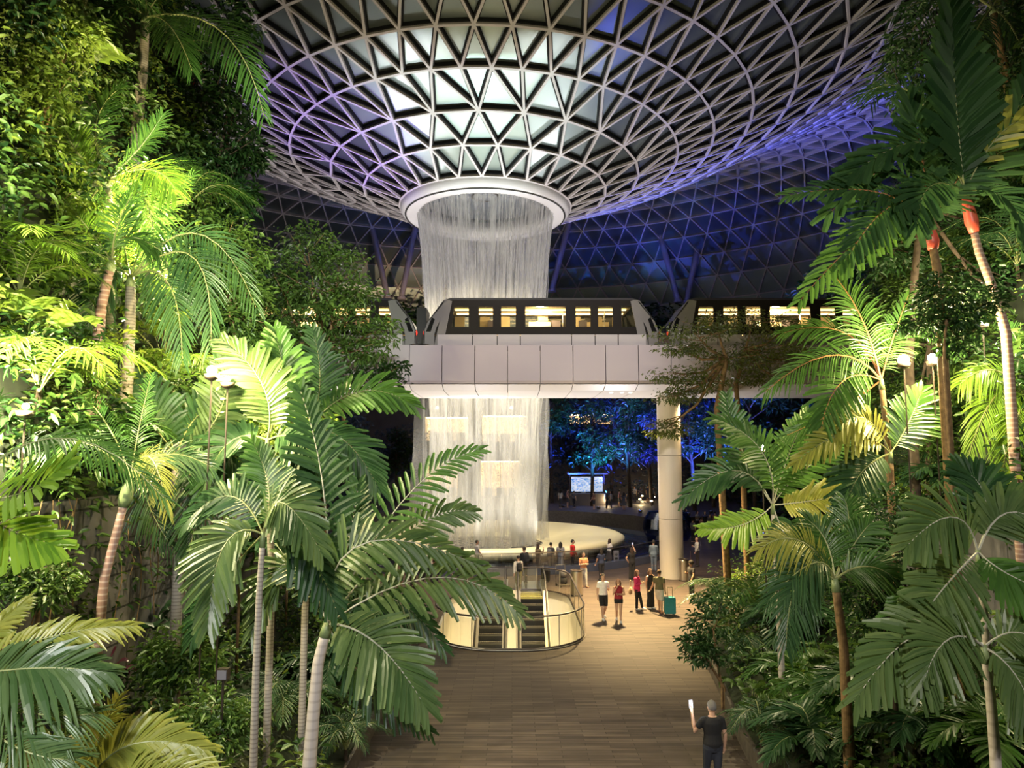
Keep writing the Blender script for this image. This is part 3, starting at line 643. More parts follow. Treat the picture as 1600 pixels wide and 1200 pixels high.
# stepped terraces above the shops
mb = MB()
for k, (y, z0, z1) in enumerate(((88, 12, 15), (92, 15, 18.5), (96, 18.5, 22), (101, 22, 26))): mb.box((0, y + 4, (z0 + z1) / 2), (92, 8, z1 - z0))
mb.box((-36, 62, 10), (20, 56, 20)); mb.box((42, 66, 9), (18, 56, 18))
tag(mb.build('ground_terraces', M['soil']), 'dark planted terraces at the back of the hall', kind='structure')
# raking roof struts in pairs
for px0, py0, px1, py1, D, lb in ((418, 352, 443, 306, 104, 'slender grey roof strut at far left beside the leafy tree crown'), (606, 432, 574, 322, 100, 'dark roof strut left of the waterfall leaning left'), (628, 432, 652, 340, 100, 'dark roof strut just left of the water curtain leaning right'),
        (862, 420, 894, 330, 100, 'pale roof strut right of the water curtain'), (1058, 436, 1018, 318, 100, 'lilac lit roof strut leaning left, one of the right hand pair'), (1072, 438, 1106, 312, 100, 'lilac lit roof strut leaning right, one of the right hand pair'), (1296, 354, 1268, 292, 96, 'lilac roof strut beside the palm fronds on the right')):
    a, b2 = P(px0, py0, D), P(px1, py1, D + 1.5); a.z -= 3.0; mb = MB(); mb.tube([a, b2], .42, 14); mb.tube([b2 + (b2 - a).normalized() * .02, b2 + (b2 - a).normalized() * .5], [.5, .2], 14); mb.tube([a, a + Vector((0, 0, -.4))], .6, 10)
    o = mb.build('roof_strut', M['strut'], origin=a); o.location = a; tag(o, lb, 'strut')

# ---------------------------------------------------------------- escalators
ZT, YT, SL = 0.02, 34.2, math.tan(R(30))
def escalator(xc, label):
    t = thing('escalator', label, 'escalator', (xc, YT, 0)); run = 9.6
    mb = MB(); mb.box((0, 1.55, -.12), (1.1, 3.1, .3)); mb.build('landing_plate', M['steel'], t)
    mb = MB()
    for k in range(14): mb.box((-.48 + k * .074, .03, .04), (.03, .1, .02))
    mb.build('comb_plate', M['step_yellow'], t)
    k = 0; y = 0.0
    while y < run:
        z = -max(0, y - .8) * SL; mb = MB(); mb.box((0, -y - .2, z - .13), (1.0, .40, .22), 0); mb.box((0, -y - .385, z - .012), (1.0, .025, .028), 1)
        if k < 3: mb.box((0, -y - .05, z - .012), (1.0, .05, .028), 1)
        for g in range(12): mb.box((-.46 + g * .084, -y - .2, z - .014), (.03, .38, .02), 0)
        mb.build('step', [M['step'], M['step_yellow' if k < 3 else 'step_edge']], t); y += .40; k += 1
    for s in (-1, 1):
        x = s * .62; ln = [(x, 2.4, 0), (x, -.6, 0), (x, -run, -(run - .8) * SL)]
        mb = MB(); v = [Vector(p) for p in ln]
        for a, b2 in zip(v[:-1], v[1:]): mb.extrude([a + Vector((-.012, 0, .25)), a + Vector((-.012, 0, .86)), b2 + Vector((-.012, 0, .86)), b2 + Vector((-.012, 0, .25))], (.024, 0, 0))
        mb.build('balustrade_glass', M['rail_glass'], t)
        mb = MB()
        for a, b2 in zip(v[:-1], v[1:]): mb.extrude([a + Vector((-.11, 0, -.35)), a + Vector((-.11, 0, .24)), b2 + Vector((-.11, 0, .24)), b2 + Vector((-.11, 0, -.35))], (.22, 0, 0))
        mb.build('skirt', M['steel'], t)
        pts = [(x, 2.2, .30), (x, 2.45, .42), (x, 2.5, .65), (x, 2.35, .86), (x, 2.0, .93), (x, -.5, .93), (x, -1.1, .76), (x, -run, -(run - .8) * SL + .95)]
        mb = MB(); mb.tube(pts, .045, 8); mb.build('handrail', M['black'], t, smooth=True)
    return t
xl, xr = (772 - 802) / 1109 * 34 + 0.02, (828 - 800) / 1109 * 34 + .02
escalator(xl - .02, 'left escalator of the pair, half hidden by the silvery palm frond')
escalator(xr + .02, 'right escalator of the pair with people at its top')
# glass railing around the opening
t = thing('glass_balustrade', 'curved glass railing with dark handrail round the escalator opening', 'railing', ((EX0 + EX1) / 2, (EY0 + EY1) / 2, 0)); og = t.location.copy()
lp = stadium(-.02, 8); path = [p for p in lp[8 * 0:]]
i0 = 14; order = [lp[(k) % len(lp)] for k in range(27, 27 + len(lp))]     # starts after the back-left corner
order = [p for p in order if not (p.y > EY1 - .1 and -2.2 < p.x < 2.2)]
for k in range(0, len(order) - 1):
    a, b2 = order[k], order[k + 1]; L_ = (b2 - a).length
    for q in range(max(1, round(L_ / 1.9))):
        n_ = max(1, round(L_ / 1.9)); c0, c1 = a.lerp(b2, q / n_), a.lerp(b2, (q + 1) / n_); mb = MB(); mb.beam(c0 + Vector((0, 0, .06)), c1 + Vector((0, 0, .06)), .018, .98, (0, 0, 1)); mb.build('glass_panel', M['rail_glass'], t, og)
        if k % 3 == 0 or n_ > 1: mb = MB(); mb.tube([c0 + Vector((0, 0, -.05)), c0 + Vector((0, 0, 1.06))], .018, 6); mb.build('post', M['steel'], t, og)
mb = MB(); mb.tube([p + Vector((0, 0, 1.1)) for p in order], .035, 8); mb.build('handrail', M['dark_steel'], t, og)
mb = MB(); mb.tube([p + Vector((0, 0, .07)) for p in order], .03, 6); mb.build('base_rail', M['dark_steel'], t, og)

# ================================================================ PLANTING
def hill_points(sgn, n, y0=-1, y1=33.5, amax=12, lift=.9, amin=.25, wallshare=1.0):
    """points over the planted slope, as many per square metre on the steep banks as on the flat"""
    out = []
    while len(out) < n:
        y = random.uniform(y0, y1); a = random.uniform(amin, amax); e = edgeL(y) if sgn < 0 else edgeR(y); s0_ = 4.25 if sgn < 0 else 5.3
        if a > s0_ and random.random() < .0: continue
        k = 1 if a < s0_ - .3 else 5
        for _ in range(k):
            q = a + random.uniform(-.1, .1); x = sgn * (e + q); z = terrain(x, y)
            d = random.random() ** 1.6 * lift
            if q > s0_: out.append((x - sgn * d * .9 + random.uniform(-.2, .2), y + random.uniform(-.2, .2), z + d * .35))
            else: out.append((x, y, z + d * .8))
    return np.array(out[:n])
def clumps(centres, per, rad, rng=RNG):
    n = len(centres) * per; c = np.repeat(centres, per, 0); d = rng.normal(0, 1, (n, 3)); d /= np.linalg.norm(d, axis=1, keepdims=True)
    r = rng.uniform(.35, 1, (n, 1)) ** .5; d[:, 2] = np.abs(d[:, 2]) * .9 - .15
    return c + d * r * np.repeat(np.broadcast_to(np.asarray(rad, float), (len(centres),)), per)[:, None], d
def stuff(name, label, cat, pts, size, m, hint=None, droop=.35, wr=.42):
    V, Fc = leaf_arrays(pts, size, wr, droop, hint); o = fastmesh(name, V, Fc, m); return tag(o, label, cat, kind='stuff')
for sgn, sd in ((-1, 'left'), (1, 'right')):
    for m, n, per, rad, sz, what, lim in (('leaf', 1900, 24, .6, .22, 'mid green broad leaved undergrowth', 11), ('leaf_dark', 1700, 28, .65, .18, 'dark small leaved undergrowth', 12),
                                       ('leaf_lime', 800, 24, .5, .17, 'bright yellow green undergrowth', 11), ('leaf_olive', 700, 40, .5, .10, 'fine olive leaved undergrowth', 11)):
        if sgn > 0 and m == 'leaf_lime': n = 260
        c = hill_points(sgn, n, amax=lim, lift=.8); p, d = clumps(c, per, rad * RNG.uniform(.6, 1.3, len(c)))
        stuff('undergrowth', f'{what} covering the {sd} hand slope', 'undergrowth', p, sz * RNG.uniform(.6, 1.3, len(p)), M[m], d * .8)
# creepers down the left stone wall
pts = []; mbv = MB()
for i in range(60):
    y = random.uniform(4, 23.5); x = -(edgeL(y) + 3.82); z = 5.8; ln = random.uniform(.8, 3.4); q = []
    for k in range(7): q.append((x + .05 + random.uniform(0, .06), y + math.sin(k * 1.3 + i) * .12, z - ln * k / 6))
    mbv.tube(q, .010, 4, 0, False)
    for k in range(int(ln * 9)): t_ = random.random(); pts.append((x + random.uniform(.03, .2), y + random.uniform(-.3, .3), z - ln * t_))
tag(mbv.build('hanging_vine', M['trunk_brown']), 'thin brown creeper stems hanging down the left stone wall', 'creeper', kind='stuff')
stuff('ivy_leaves', 'creeper leaves scattered down the left stone wall', 'creeper', np.array(pts), RNG.uniform(.09, .22, len(pts)), M['leaf'], np.array([.7, -.3, -.3]))
# terraces far behind
c = []
for k, (y, z, n) in enumerate(((88, 15, 260), (92, 18.5, 260), (96, 22, 260), (101, 26, 240))):
    for _ in range(n): c.append((random.uniform(-44, 44), y + random.uniform(-1, 3), z + random.uniform(-2.6, 1.6)))
for sgn in (-1, 1):
    for _ in range(420): c.append((sgn * random.uniform(23, 34), random.uniform(38, 86), random.uniform(0, 20)))
c = np.array(c); p, d = clumps(c, 16, 1.9)
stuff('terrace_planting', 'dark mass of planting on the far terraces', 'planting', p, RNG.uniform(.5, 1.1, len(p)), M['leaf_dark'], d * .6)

# ---- palms
TOCAM = Vector((0, -.8, .6))
KIND = {'broad': dict(n=26, ll=.72, w=.092, blunt=.55, droop=.22, sw0=66, sw1=24), 'fine': dict(n=40, ll=.62, w=.032, blunt=.2, droop=.35, sw0=62, sw1=24),
        'feather': dict(n=52, ll=.5, w=.024, blunt=.15, droop=.55, sw0=60, sw1=25), 'paddle': dict(n=15, ll=.95, w=.17, blunt=.75, droop=.14, sw0=52, sw1=18, tipk=.6)}
def palm(label, D, trunk, fronds, r=.07, tm='trunk_grey', fm='frond', kind='broad', scale=1.0, shaft=None, rach='rachis', name='palm', group=None, up=TOCAM):
    pts = [P(a, b2, D) for a, b2 in trunk]; b0 = pts[0].copy(); zt = terrain(b0.x, b0.y) - .1
    if b0.z > zt + .05:
        b0.z = zt; pts = [b0] + pts if pts[0].z - zt > .3 else [b0] + pts[1:]
    base = pts[0].copy(); base.z = min(base.z, zt) if base.z < zt + 1e-3 else base.z
    t = thing(name, label, 'palm', base, 0, group)
    mb = MB(); sm = []
    for i in range(len(pts) - 1):
        for q in range(4): sm.append(pts[i].lerp(pts[i + 1], q / 4))
    sm.append(pts[-1]); k = len(sm); mb.tube(sm, [r * lerp(1.2, .8, i / (k - 1)) for i in range(k)], 10); mb.build('trunk', M[tm], t, base, True)
    top = pts[-1]; dr = (pts[-1] - pts[-2]).normalized()
    if shaft:
        c2 = top + dr * shaft[0]; mb = MB(); mb.tube([top - dr * .02, top.lerp(c2, .25), top.lerp(c2, .7), c2], [r * 1.0, r * 1.5, r * 1.15, r * .55], 10); mb.build('crownshaft', M[shaft[1]], t, base, True); top = c2
    else:
        mb = MB(); mb.tube([top - dr * .05, top + dr * .18], [r * .95, r * .6], 8); mb.build('crownshaft', M['shaft_green'], t, base, True); top = top + dr * .15
    for fr in fronds:
        (mx, my, md), (tx, ty, td) = fr[0], fr[1]; o = fr[2] if len(fr) > 2 else {}
        kk = dict(KIND[o.get('kind', kind)]); sc = o.get('s', scale); kk['ll'] *= sc; kk['w'] *= sc; kk['rr'] = .018 * sc; kk['up'] = o.get('up', up)
        for q in ('n', 'w', 'droop', 'start', 'vup', 'sw0', 'sw1'):
            if q in o: kk[q] = o[q]
        build_frond([M[o.get('m', fm)], M[o.get('r', rach)]], t, base, bez(top, P(mx, my, D + md), P(tx, ty, D + td), 10), **kk)
    return t
Y_, TL, DK, LM = dict(m='frond_yel'), dict(m='frond_teal'), dict(m='frond_dark'), dict(m='frond_lime')
def O(*a, **k):
    d = {}
    for q in a: d.update(q)
    d.update(k); return d
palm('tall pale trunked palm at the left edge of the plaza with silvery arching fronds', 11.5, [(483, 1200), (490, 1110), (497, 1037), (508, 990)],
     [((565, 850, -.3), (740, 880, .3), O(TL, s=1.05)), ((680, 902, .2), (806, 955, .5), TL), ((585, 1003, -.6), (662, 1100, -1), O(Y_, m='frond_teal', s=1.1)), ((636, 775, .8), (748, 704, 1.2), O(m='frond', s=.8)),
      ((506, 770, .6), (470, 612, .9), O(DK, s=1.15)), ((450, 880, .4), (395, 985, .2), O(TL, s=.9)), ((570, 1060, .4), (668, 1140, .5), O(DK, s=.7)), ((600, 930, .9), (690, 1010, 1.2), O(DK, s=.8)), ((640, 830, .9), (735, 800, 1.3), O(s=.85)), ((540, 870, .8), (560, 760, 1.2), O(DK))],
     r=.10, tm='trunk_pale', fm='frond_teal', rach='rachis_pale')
palm('slim ringed palm in front of the left shrubs with one big drooping fan of leaf', 11, [(396, 1192), (400, 1050), (405, 930), (410, 850)],
     [((352, 850, -.3), (326, 975, -.5), O(TL, s=.95)), ((440, 785, -.5), (500, 860, -.7), O(TL, s=.85)), ((470, 850, .2), (525, 950, .2), O(DK, s=.9)), ((360, 775, .3), (292, 815, .6), O(DK, s=.8)), ((420, 765, .6), (395, 690, .9), O(m='frond', s=.8)), ((340, 920, .8), (300, 1000, 1), O(DK, s=.7))],
     r=.055, tm='trunk_grey')
palm('pink ringed palm leaning before the left stone wall', 11.6, [(152, 1015), (163, 905), (193, 790)],
     [((118, 690, -.5), (20, 740, -.8), O(s=.8)), ((235, 715, -.5), (262, 800, -.7), O(Y_, s=.7)), ((165, 660, .4), (110, 600, .8), O(s=.8)), ((262, 710, .5), (330, 730, .8), DK), ((215, 680, .5), (235, 590, 1), O(s=.8))],
     r=.075, tm='trunk_pink', shaft=(.45, 'shaft_green'), kind='fine')
palm('near palm at the left edge with one long arching light green frond', 7.2, [(-40, 980), (-55, 890), (-60, 800)],
     [((95, 684, 0), (256, 778, .1), O(Y_, m='frond', kind='fine', s=.75, n=46, up=(0, -.5, .9))), ((20, 775, -.5), (105, 727, -.7), O(m='frond_lime', kind='paddle', s=.5)), ((-60, 690, 0), (0, 620, .3), O(s=.7)), ((0, 820, -.3), (80, 850, -.4), O(m='frond_lime', kind='paddle', s=.5))],
     r=.06, kind='fine')
palm('lowest left palm close to the viewer with blue green and yellow blades', 5.2, [(-110, 1400), (-100, 1250), (-95, 1100)],
     [((60, 1000, 0), (206, 978, .3), O(Y_, kind='fine', s=.42, w=.034, n=34)), ((40, 1045, -.2), (165, 1050, 0), O(TL, kind='fine', s=.6, w=.05)), ((20, 1110, -.3), (150, 1115, -.1), O(TL, kind='fine', s=.6)), ((10, 1160, -.4), (120, 1185, -.3), O(TL, kind='fine', s=.6)), ((-30, 1000, .2), (40, 940, .4), O(Y_, kind='fine', s=.4, w=.034))],
     r=.05)
palm('low palm at the very bottom left with yellowed arching fronds', 5.6, [(150, 1420), (140, 1330), (138, 1270)],
     [((200, 1165, 0), (318, 1170, .2), O(Y_, kind='fine', s=.62, w=.05)), ((90, 1185, 0), (20, 1175, .2), O(Y_, kind='fine', s=.6)), ((250, 1210, -.2), (380, 1240, -.2), O(Y_, kind='fine', s=.6)), ((150, 1170, .3), (185, 1090, .5), O(Y_, kind='fine', s=.5))],
     r=.05)
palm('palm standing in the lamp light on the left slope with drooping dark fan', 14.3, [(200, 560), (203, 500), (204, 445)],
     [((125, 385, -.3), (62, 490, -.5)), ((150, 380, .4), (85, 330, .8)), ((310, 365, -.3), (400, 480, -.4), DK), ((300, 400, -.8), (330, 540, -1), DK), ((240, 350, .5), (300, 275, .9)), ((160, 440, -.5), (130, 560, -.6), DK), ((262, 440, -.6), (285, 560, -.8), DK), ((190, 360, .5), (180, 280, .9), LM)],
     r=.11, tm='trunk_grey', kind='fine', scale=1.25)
palm('leaning pink trunked palm just left of the lamp lit palm', 13.5, [(152, 545), (158, 480), (172, 420)],
     [((110, 400, -.3), (40, 470, -.5)), ((200, 370, .3), (262, 400, .5)), ((140, 360, .3), (90, 300, .8), LM), ((185, 350, .3), (215, 290, .7))], r=.10, tm='trunk_pink', kind='fine', scale=1.1)
palm('upright bright feather palm on the upper left slope', 15.0, [(172, 420), (170, 350), (168, 290)],
     [((112, 225, -.3), (86, 140, -.2), LM), ((215, 235, -.3), (254, 180, -.2), O(s=1.3)), ((150, 195, .3), (190, 135, .5)), ((235, 265, -.5), (275, 300, -.7), LM), ((100, 290, -.4), (55, 335, -.5), LM), ((225, 310, -.6), (240, 400, -.8)), ((130, 330, -.5), (100, 400, -.7))],
     r=.11, kind='fine', scale=1.35)
palm('tallest left palm with bare trunk rising to the top edge', 18.5, [(208, 300), (215, 180), (223, 110), (227, 35)],
     [((345, 48, -.3), (412, 180, -.4), O(kind='fine', s=1.6)), ((185, 15, -.3), (150, 80, -.4)), ((280, -30, .3), (360, -30, .5)), ((220, -70, .3), (180, -120, .5)), ((265, 40, -.5), (300, 110, -.6)), ((150, -30, .3), (80, -10, .5))], r=.14, tm='trunk_grey', kind='fine', scale=1.4)
palm('dark fan of fronds below the left path lamp', 14, [(278, 900), (277, 820), (275, 730)],
     [((345, 640, -.2), (345, 545, 0), O(TL, s=1.1)), ((215, 660, -.2), (150, 730, -.3)), ((305, 770, -.5), (292, 880, -.7), O(kind='fine')), ((340, 700, -.3), (425, 770, -.4)), ((245, 640, .3), (195, 585, .6)), ((225, 750, -.5), (265, 850, -.6), O(kind='fine')), ((320, 640, .4), (410, 610, .7)), ((200, 720, -.4), (165, 810, -.5))], r=.09, fm='frond_dark', kind='broad', scale=1.15)
palm('grey leaved palm frond rising beside the round path lamp', 13, [(425, 900), (420, 790), (418, 700)], [((412, 605, 0), (352, 535, .2), TL), ((440, 600, .3), (430, 520, .5), O(m='frond')), ((470, 690, -.2), (500, 760, -.3), DK), ((360, 690, .2), (320, 760, .1), DK)], r=.06, kind='broad', scale=1.1)
palm('small palm with one bright frond reaching toward the bridge', 14, [(478, 900), (480, 780), (482, 680)], [((560, 612, 0), (642, 632, .2), O(m='frond', s=1.0)), ((450, 610, .2), (400, 600, .4), DK), ((500, 600, .3), (490, 520, .6), DK), ((540, 690, .2), (590, 760, .3), DK)], r=.06, kind='broad', scale=1.0)
# right hand palms
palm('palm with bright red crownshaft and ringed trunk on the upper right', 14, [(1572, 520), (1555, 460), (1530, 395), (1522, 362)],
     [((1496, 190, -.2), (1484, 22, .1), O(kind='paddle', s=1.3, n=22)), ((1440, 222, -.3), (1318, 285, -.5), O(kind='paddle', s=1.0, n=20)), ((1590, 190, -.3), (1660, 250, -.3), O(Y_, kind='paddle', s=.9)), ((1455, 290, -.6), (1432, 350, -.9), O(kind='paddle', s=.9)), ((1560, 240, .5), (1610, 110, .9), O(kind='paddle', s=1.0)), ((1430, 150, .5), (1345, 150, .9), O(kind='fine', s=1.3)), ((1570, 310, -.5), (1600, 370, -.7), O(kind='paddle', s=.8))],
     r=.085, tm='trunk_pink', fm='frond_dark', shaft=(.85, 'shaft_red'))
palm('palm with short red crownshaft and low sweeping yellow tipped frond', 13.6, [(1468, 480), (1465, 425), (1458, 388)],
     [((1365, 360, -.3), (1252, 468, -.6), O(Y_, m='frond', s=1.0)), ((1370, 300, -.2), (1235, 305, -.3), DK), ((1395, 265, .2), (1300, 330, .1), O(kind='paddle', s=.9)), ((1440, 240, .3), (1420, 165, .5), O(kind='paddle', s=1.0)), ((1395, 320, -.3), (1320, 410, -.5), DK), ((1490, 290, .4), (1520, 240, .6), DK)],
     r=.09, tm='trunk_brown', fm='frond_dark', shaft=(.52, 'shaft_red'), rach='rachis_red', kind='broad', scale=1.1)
palm('palm with reddish leaf stalks left of the twin lamps', 15, [(1392, 770), (1386, 680), (1378, 605)],
     [((1300, 555, -.2), (1196, 612, -.4), O(kind='fine', s=1.2)), ((1345, 495, .2), (1298, 425, .4), O(kind='fine', s=1.5)), ((1312, 600, -.5), (1278, 700, -.8), O(kind='broad', s=.95)), ((1395, 530, .3), (1420, 460, .5)), ((1310, 640, .3), (1230, 680, .4)), ((1320, 520, .4), (1225, 520, .6), O(kind='fine', s=1.3))], r=.07, tm='trunk_brown', fm='frond', rach='rachis_red', kind='fine', scale=1.1)
palm('short palm with pale lit fronds below the red stalked palm', 14.5, [(1400, 900), (1395, 800), (1392, 720)], [((1345, 652, -.2), (1292, 690, -.3), O(Y_, s=.9)), ((1325, 678, -.3), (1245, 722, -.4), O(Y_, s=.8)), ((1420, 660, .2), (1440, 610, .4)), ((1345, 740, -.3), (1320, 800, -.4), DK)], r=.06, tm='trunk_brown', kind='broad')
palm('slender grey palm standing right of the bridge column', 16, [(1220, 1015), (1214, 900), (1208, 800)],
     [((1190, 705, -.2), (1118, 655, -.2), O(s=1.0)), ((1232, 712, .2), (1262, 645, .3), O(m='frond', s=.95)), ((1272, 782, -.2), (1338, 770, -.3), O(Y_, s=.95)), ((1150, 735, .2), (1070, 778, .3), DK), ((1160, 705, .4), (1135, 620, .6), DK), ((1250, 740, .5), (1320, 690, .7), O(s=.9)), ((1160, 820, -.3), (1098, 826, -.4), O(Y_, m='frond_lime', s=.8)), ((1235, 850, -.2), (1275, 890, -.3), DK)], r=.065, tm='trunk_pale', fm='frond', kind='broad', rach='rachis_pale')
palm('brown trunked palm with lit drooping fronds in the right bed', 12.5, [(1325, 1140), (1318, 1010), (1306, 920)],
     [((1250, 845, -.2), (1186, 858, -.3), O(Y_, s=1.0)), ((1290, 845, .2), (1258, 810, .3), O(Y_, m='frond')), ((1335, 850, .2), (1360, 818, .3), O(Y_, m='frond')), ((1250, 905, -.4), (1228, 1010, -.6), DK), ((1352, 885, -.2), (1400, 905, -.3)), ((1270, 880, -.3), (1200, 940, -.4), DK), ((1325, 830, .5), (1320, 780, .8))], r=.085, tm='trunk_brown', fm='frond', kind='fine', scale=1.15)
palm('grey green palm with broad swept fronds at lower right near the viewer', 9.2, [(1555, 1180), (1548, 1090), (1540, 1030)],
     [((1445, 985, -.3), (1342, 1085, -.5), O(TL, s=.95)), ((1480, 1000, -.5), (1440, 1080, -.7), O(TL, s=.8)), ((1600, 990, -.2), (1660, 1050, -.3), TL), ((1590, 1060, -.3), (1620, 1140, -.4), TL), ((1480, 950, .3), (1400, 960, .4), O(m='frond'))], r=.06, tm='trunk_pale', kind='broad', scale=.8, rach='rachis_pale')
palm('taller palm right behind the lower right one with fronds bent along the frame edge', 9.8, [(1546, 1060), (1538, 960), (1530, 880)],
     [((1490, 808, -.2), (1420, 850, -.4), O(TL, s=1.0)), ((1580, 800, -.1), (1660, 850, -.2), O(TL, s=1.0)), ((1480, 912, -.5), (1425, 985, -.7), O(Y_, m='frond_teal', s=.9)), ((1580, 900, -.4), (1660, 930, -.5), O(Y_, m='frond', s=.9)), ((1540, 780, .3), (1500, 730, .5), DK)], r=.05, tm='trunk_pale', kind='broad', scale=.95, rach='rachis_pale')
palm('dark palm at the top right corner with brown trunk', 20, [(1580, 160), (1567, 90), (1552, 20)], [((1460, 10, -.3), (1360, 160, -.5)), ((1480, -10, .2), (1390, 30, .4)), ((1600, -20, 0), (1680, 60, 0)), ((1520, 60, -.5), (1490, 150, -.6)), ((1500, -60, .4), (1420, -70, .6)), ((1590, 60, -.4), (1620, 160, -.5))], r=.12, tm='trunk_brown', fm='frond_dark', kind='fine', scale=1.6)
palm('lime lit feather palm at the right edge beside the twin lamps', 15.5, [(1625, 800), (1622, 720), (1618, 650)], [((1560, 615, -.4), (1508, 730, -.6), LM), ((1560, 580, -.2), (1500, 600, -.3), LM), ((1590, 650, -.7), (1560, 770, -.9), LM), ((1600, 560, .2), (1570, 500, .4))], r=.08, fm='frond', kind='feather', scale=1.5)

# ---- trees and big shrubs
def tree(name, label, cat, D, trunks, blobs, m='leaf', size=.16, per=420, r=.09, tm='trunk_brown', group=None, droop=.4):
    """blobs: (px, py, rx px, ry px, depth offset)"""
    tr = [[P(a, b2, D) for a, b2 in q] for q in trunks]; b0 = tr[0][0]; zt = terrain(b0.x, b0.y) - .1; base = Vector((b0.x, b0.y, zt if b0.z > zt else b0.z))
    t = thing(name, label, cat, base, 0, group); mb = MB(); k1 = D / F
    for q in tr:
        zq = terrain(q[0].x, q[0].y) - .1; pp = ([Vector((q[0].x, q[0].y, zq))] if q[0].z > zq + .2 else []) + q
        sm = [pp[i].lerp(pp[i + 1], c / 3) for i in range(len(pp) - 1) for c in range(3)] + [pp[-1]]; mb.tube(sm, [r * lerp(1.15, .7, i / (len(sm) - 1)) for i in range(len(sm))], 9)
    allp = []; hints = []
    for (x, y, rx, ry, dd) in blobs:
        c = P(x, y, D + dd); tops = min((q[-1] for q in tr), key=lambda v: (v - c).length); mid = tops.lerp(c, .5) + Vector((0, 0, -.12 * (c - tops).length)); mb.tube([tops, mid, c], [r * .6, r * .38, r * .12], 6)
        for _ in range(5):
            e = c + Vector((random.uniform(-1, 1) * rx * k1, random.uniform(-1, 1) * rx * k1 * .7, random.uniform(-.6, .6) * ry * k1)); mb.tube([mid.lerp(c, random.uniform(.3, 1)), e], [r * .16, r * .05], 4)
        d = RNG.normal(0, 1, (per, 3)); d /= np.linalg.norm(d, axis=1, keepdims=True); rr = RNG.uniform(.15, 1, (per, 1)) ** .45
        # leaves gather in sprays
        sp = RNG.integers(0, 26, per); sd = RNG.normal(0, 1, (26, 3)); sd /= np.linalg.norm(sd, axis=1, keepdims=True); d = d * .35 + sd[sp] * rr * .9
        allp.append(np.array(c) + d * np.array([rx * k1, rx * k1 * .8, ry * k1])); hints.append(sd[sp] * .8)
    mb.build('trunk', M[tm], t, base, True); V, Fc = leaf_arrays(np.concatenate(allp), size * RNG.uniform(.6, 1.25, len(blobs) * per), .40, droop, np.concatenate(hints))
    fastmesh('foliage', V - np.array(base), Fc, M[m], t); return t
tree('leafy_tree', 'round crowned leafy tree in front of the left end of the bridge', 'tree', 27.5, [[(487, 720), (486, 620), (483, 545)], [(470, 700), (468, 600), (440, 560)], [(508, 700), (510, 600), (512, 540)]],
     [(480, 385, 55, 34, 0), (435, 425, 40, 34, -.5), (530, 415, 48, 32, .4), (485, 450, 60, 32, -.6), (560, 460, 46, 26, .2), (440, 480, 40, 26, .3), (520, 495, 60, 28, -.5), (580, 520, 50, 26, .3), (425, 525, 48, 22, 0), (480, 535, 60, 22, -.7), (560, 550, 55, 18, .2)],
     'leaf', .24, 620, .13, 'trunk_brown')
tree('leafy_tree', 'low spreading tree whose dark branches reach over the left bridge panels', 'tree', 26, [[(560, 760), (545, 690), (530, 625)]], [(490, 605, 60, 16, 0), (560, 590, 50, 16, .3), (610, 578, 34, 14, 0), (600, 605, 44, 13, .3), (525, 625, 60, 14, -.4), (445, 600, 30, 18, 0)], 'leaf_dark', .2, 420, .09)
tree('layered_tree', 'layered fine leaved tree in front of the right end of the bridge', 'tree', 31, [[(1137, 905), (1128, 760), (1120, 640), (1135, 560)]], [(1085, 520, 70, 12, 0), (1060, 545, 46, 12, -.4), (1120, 505, 55, 14, .5), (1065, 585, 52, 14, -.2), (1130, 560, 55, 16, .4), (1050, 620, 40, 12, 0), (1040, 670, 36, 14, -.2), (1100, 600, 60, 14, .4)], 'leaf_olive', .17, 560, .16, 'trunk_brown')
tree('layered_tree', 'thinner layered tree whose crown spreads farther right before the bridge end', 'tree', 32.5, [[(1168, 900), (1160, 720), (1150, 600), (1165, 545)]], [(1175, 500, 66, 16, 0), (1225, 515, 60, 16, .3), (1200, 545, 66, 16, -.3), (1245, 560, 50, 18, .3), (1170, 570, 60, 14, -.3), (1210, 590, 60, 14, 0)], 'leaf_olive', .17, 560, .13, 'trunk_brown')
tree('dark_tree', 'tall dark tree on the left slope beside the roof grid', 'tree', 24, [[(340, 560), (338, 420), (335, 300)]], [(335, 90, 80, 60, 0), (300, 160, 70, 60, -.5), (370, 150, 46, 60, .3), (345, 230, 70, 46, -.4), (385, 240, 34, 40, .2), (330, 300, 66, 36, 0), (375, 310, 34, 34, .3), (300, 60, 80, 60, .5), (370, 40, 40, 60, .3), (290, 250, 60, 50, .3)], 'leaf_dark', .28, 520, .16, 'trunk_dark')
tree('leafy_shrub', 'lit yellow green shrub tree at the upper left edge', 'tree', 14, [[(40, 520), (50, 400), (50, 250)]], [(35, 60, 70, 60, 0), (80, 130, 60, 46, -.3), (20, 180, 60, 50, -.4), (60, 260, 70, 50, 0), (20, 330, 50, 50, -.4), (110, 60, 50, 46, .5), (100, 330, 60, 40, .2)], 'leaf_lime', .17, 520, .08)
tree('leafy_shrub', 'bushy tree beside the left lamp with mid green sprays', 'tree', 21, [[(370, 640), (365, 520), (352, 430)]], [(350, 370, 46, 34, 0), (385, 400, 36, 40, .2), (340, 430, 46, 30, -.5), (385, 460, 36, 34, 0), (360, 500, 46, 30, -.3), (395, 520, 30, 30, 0)], 'leaf', .22, 460, .1)
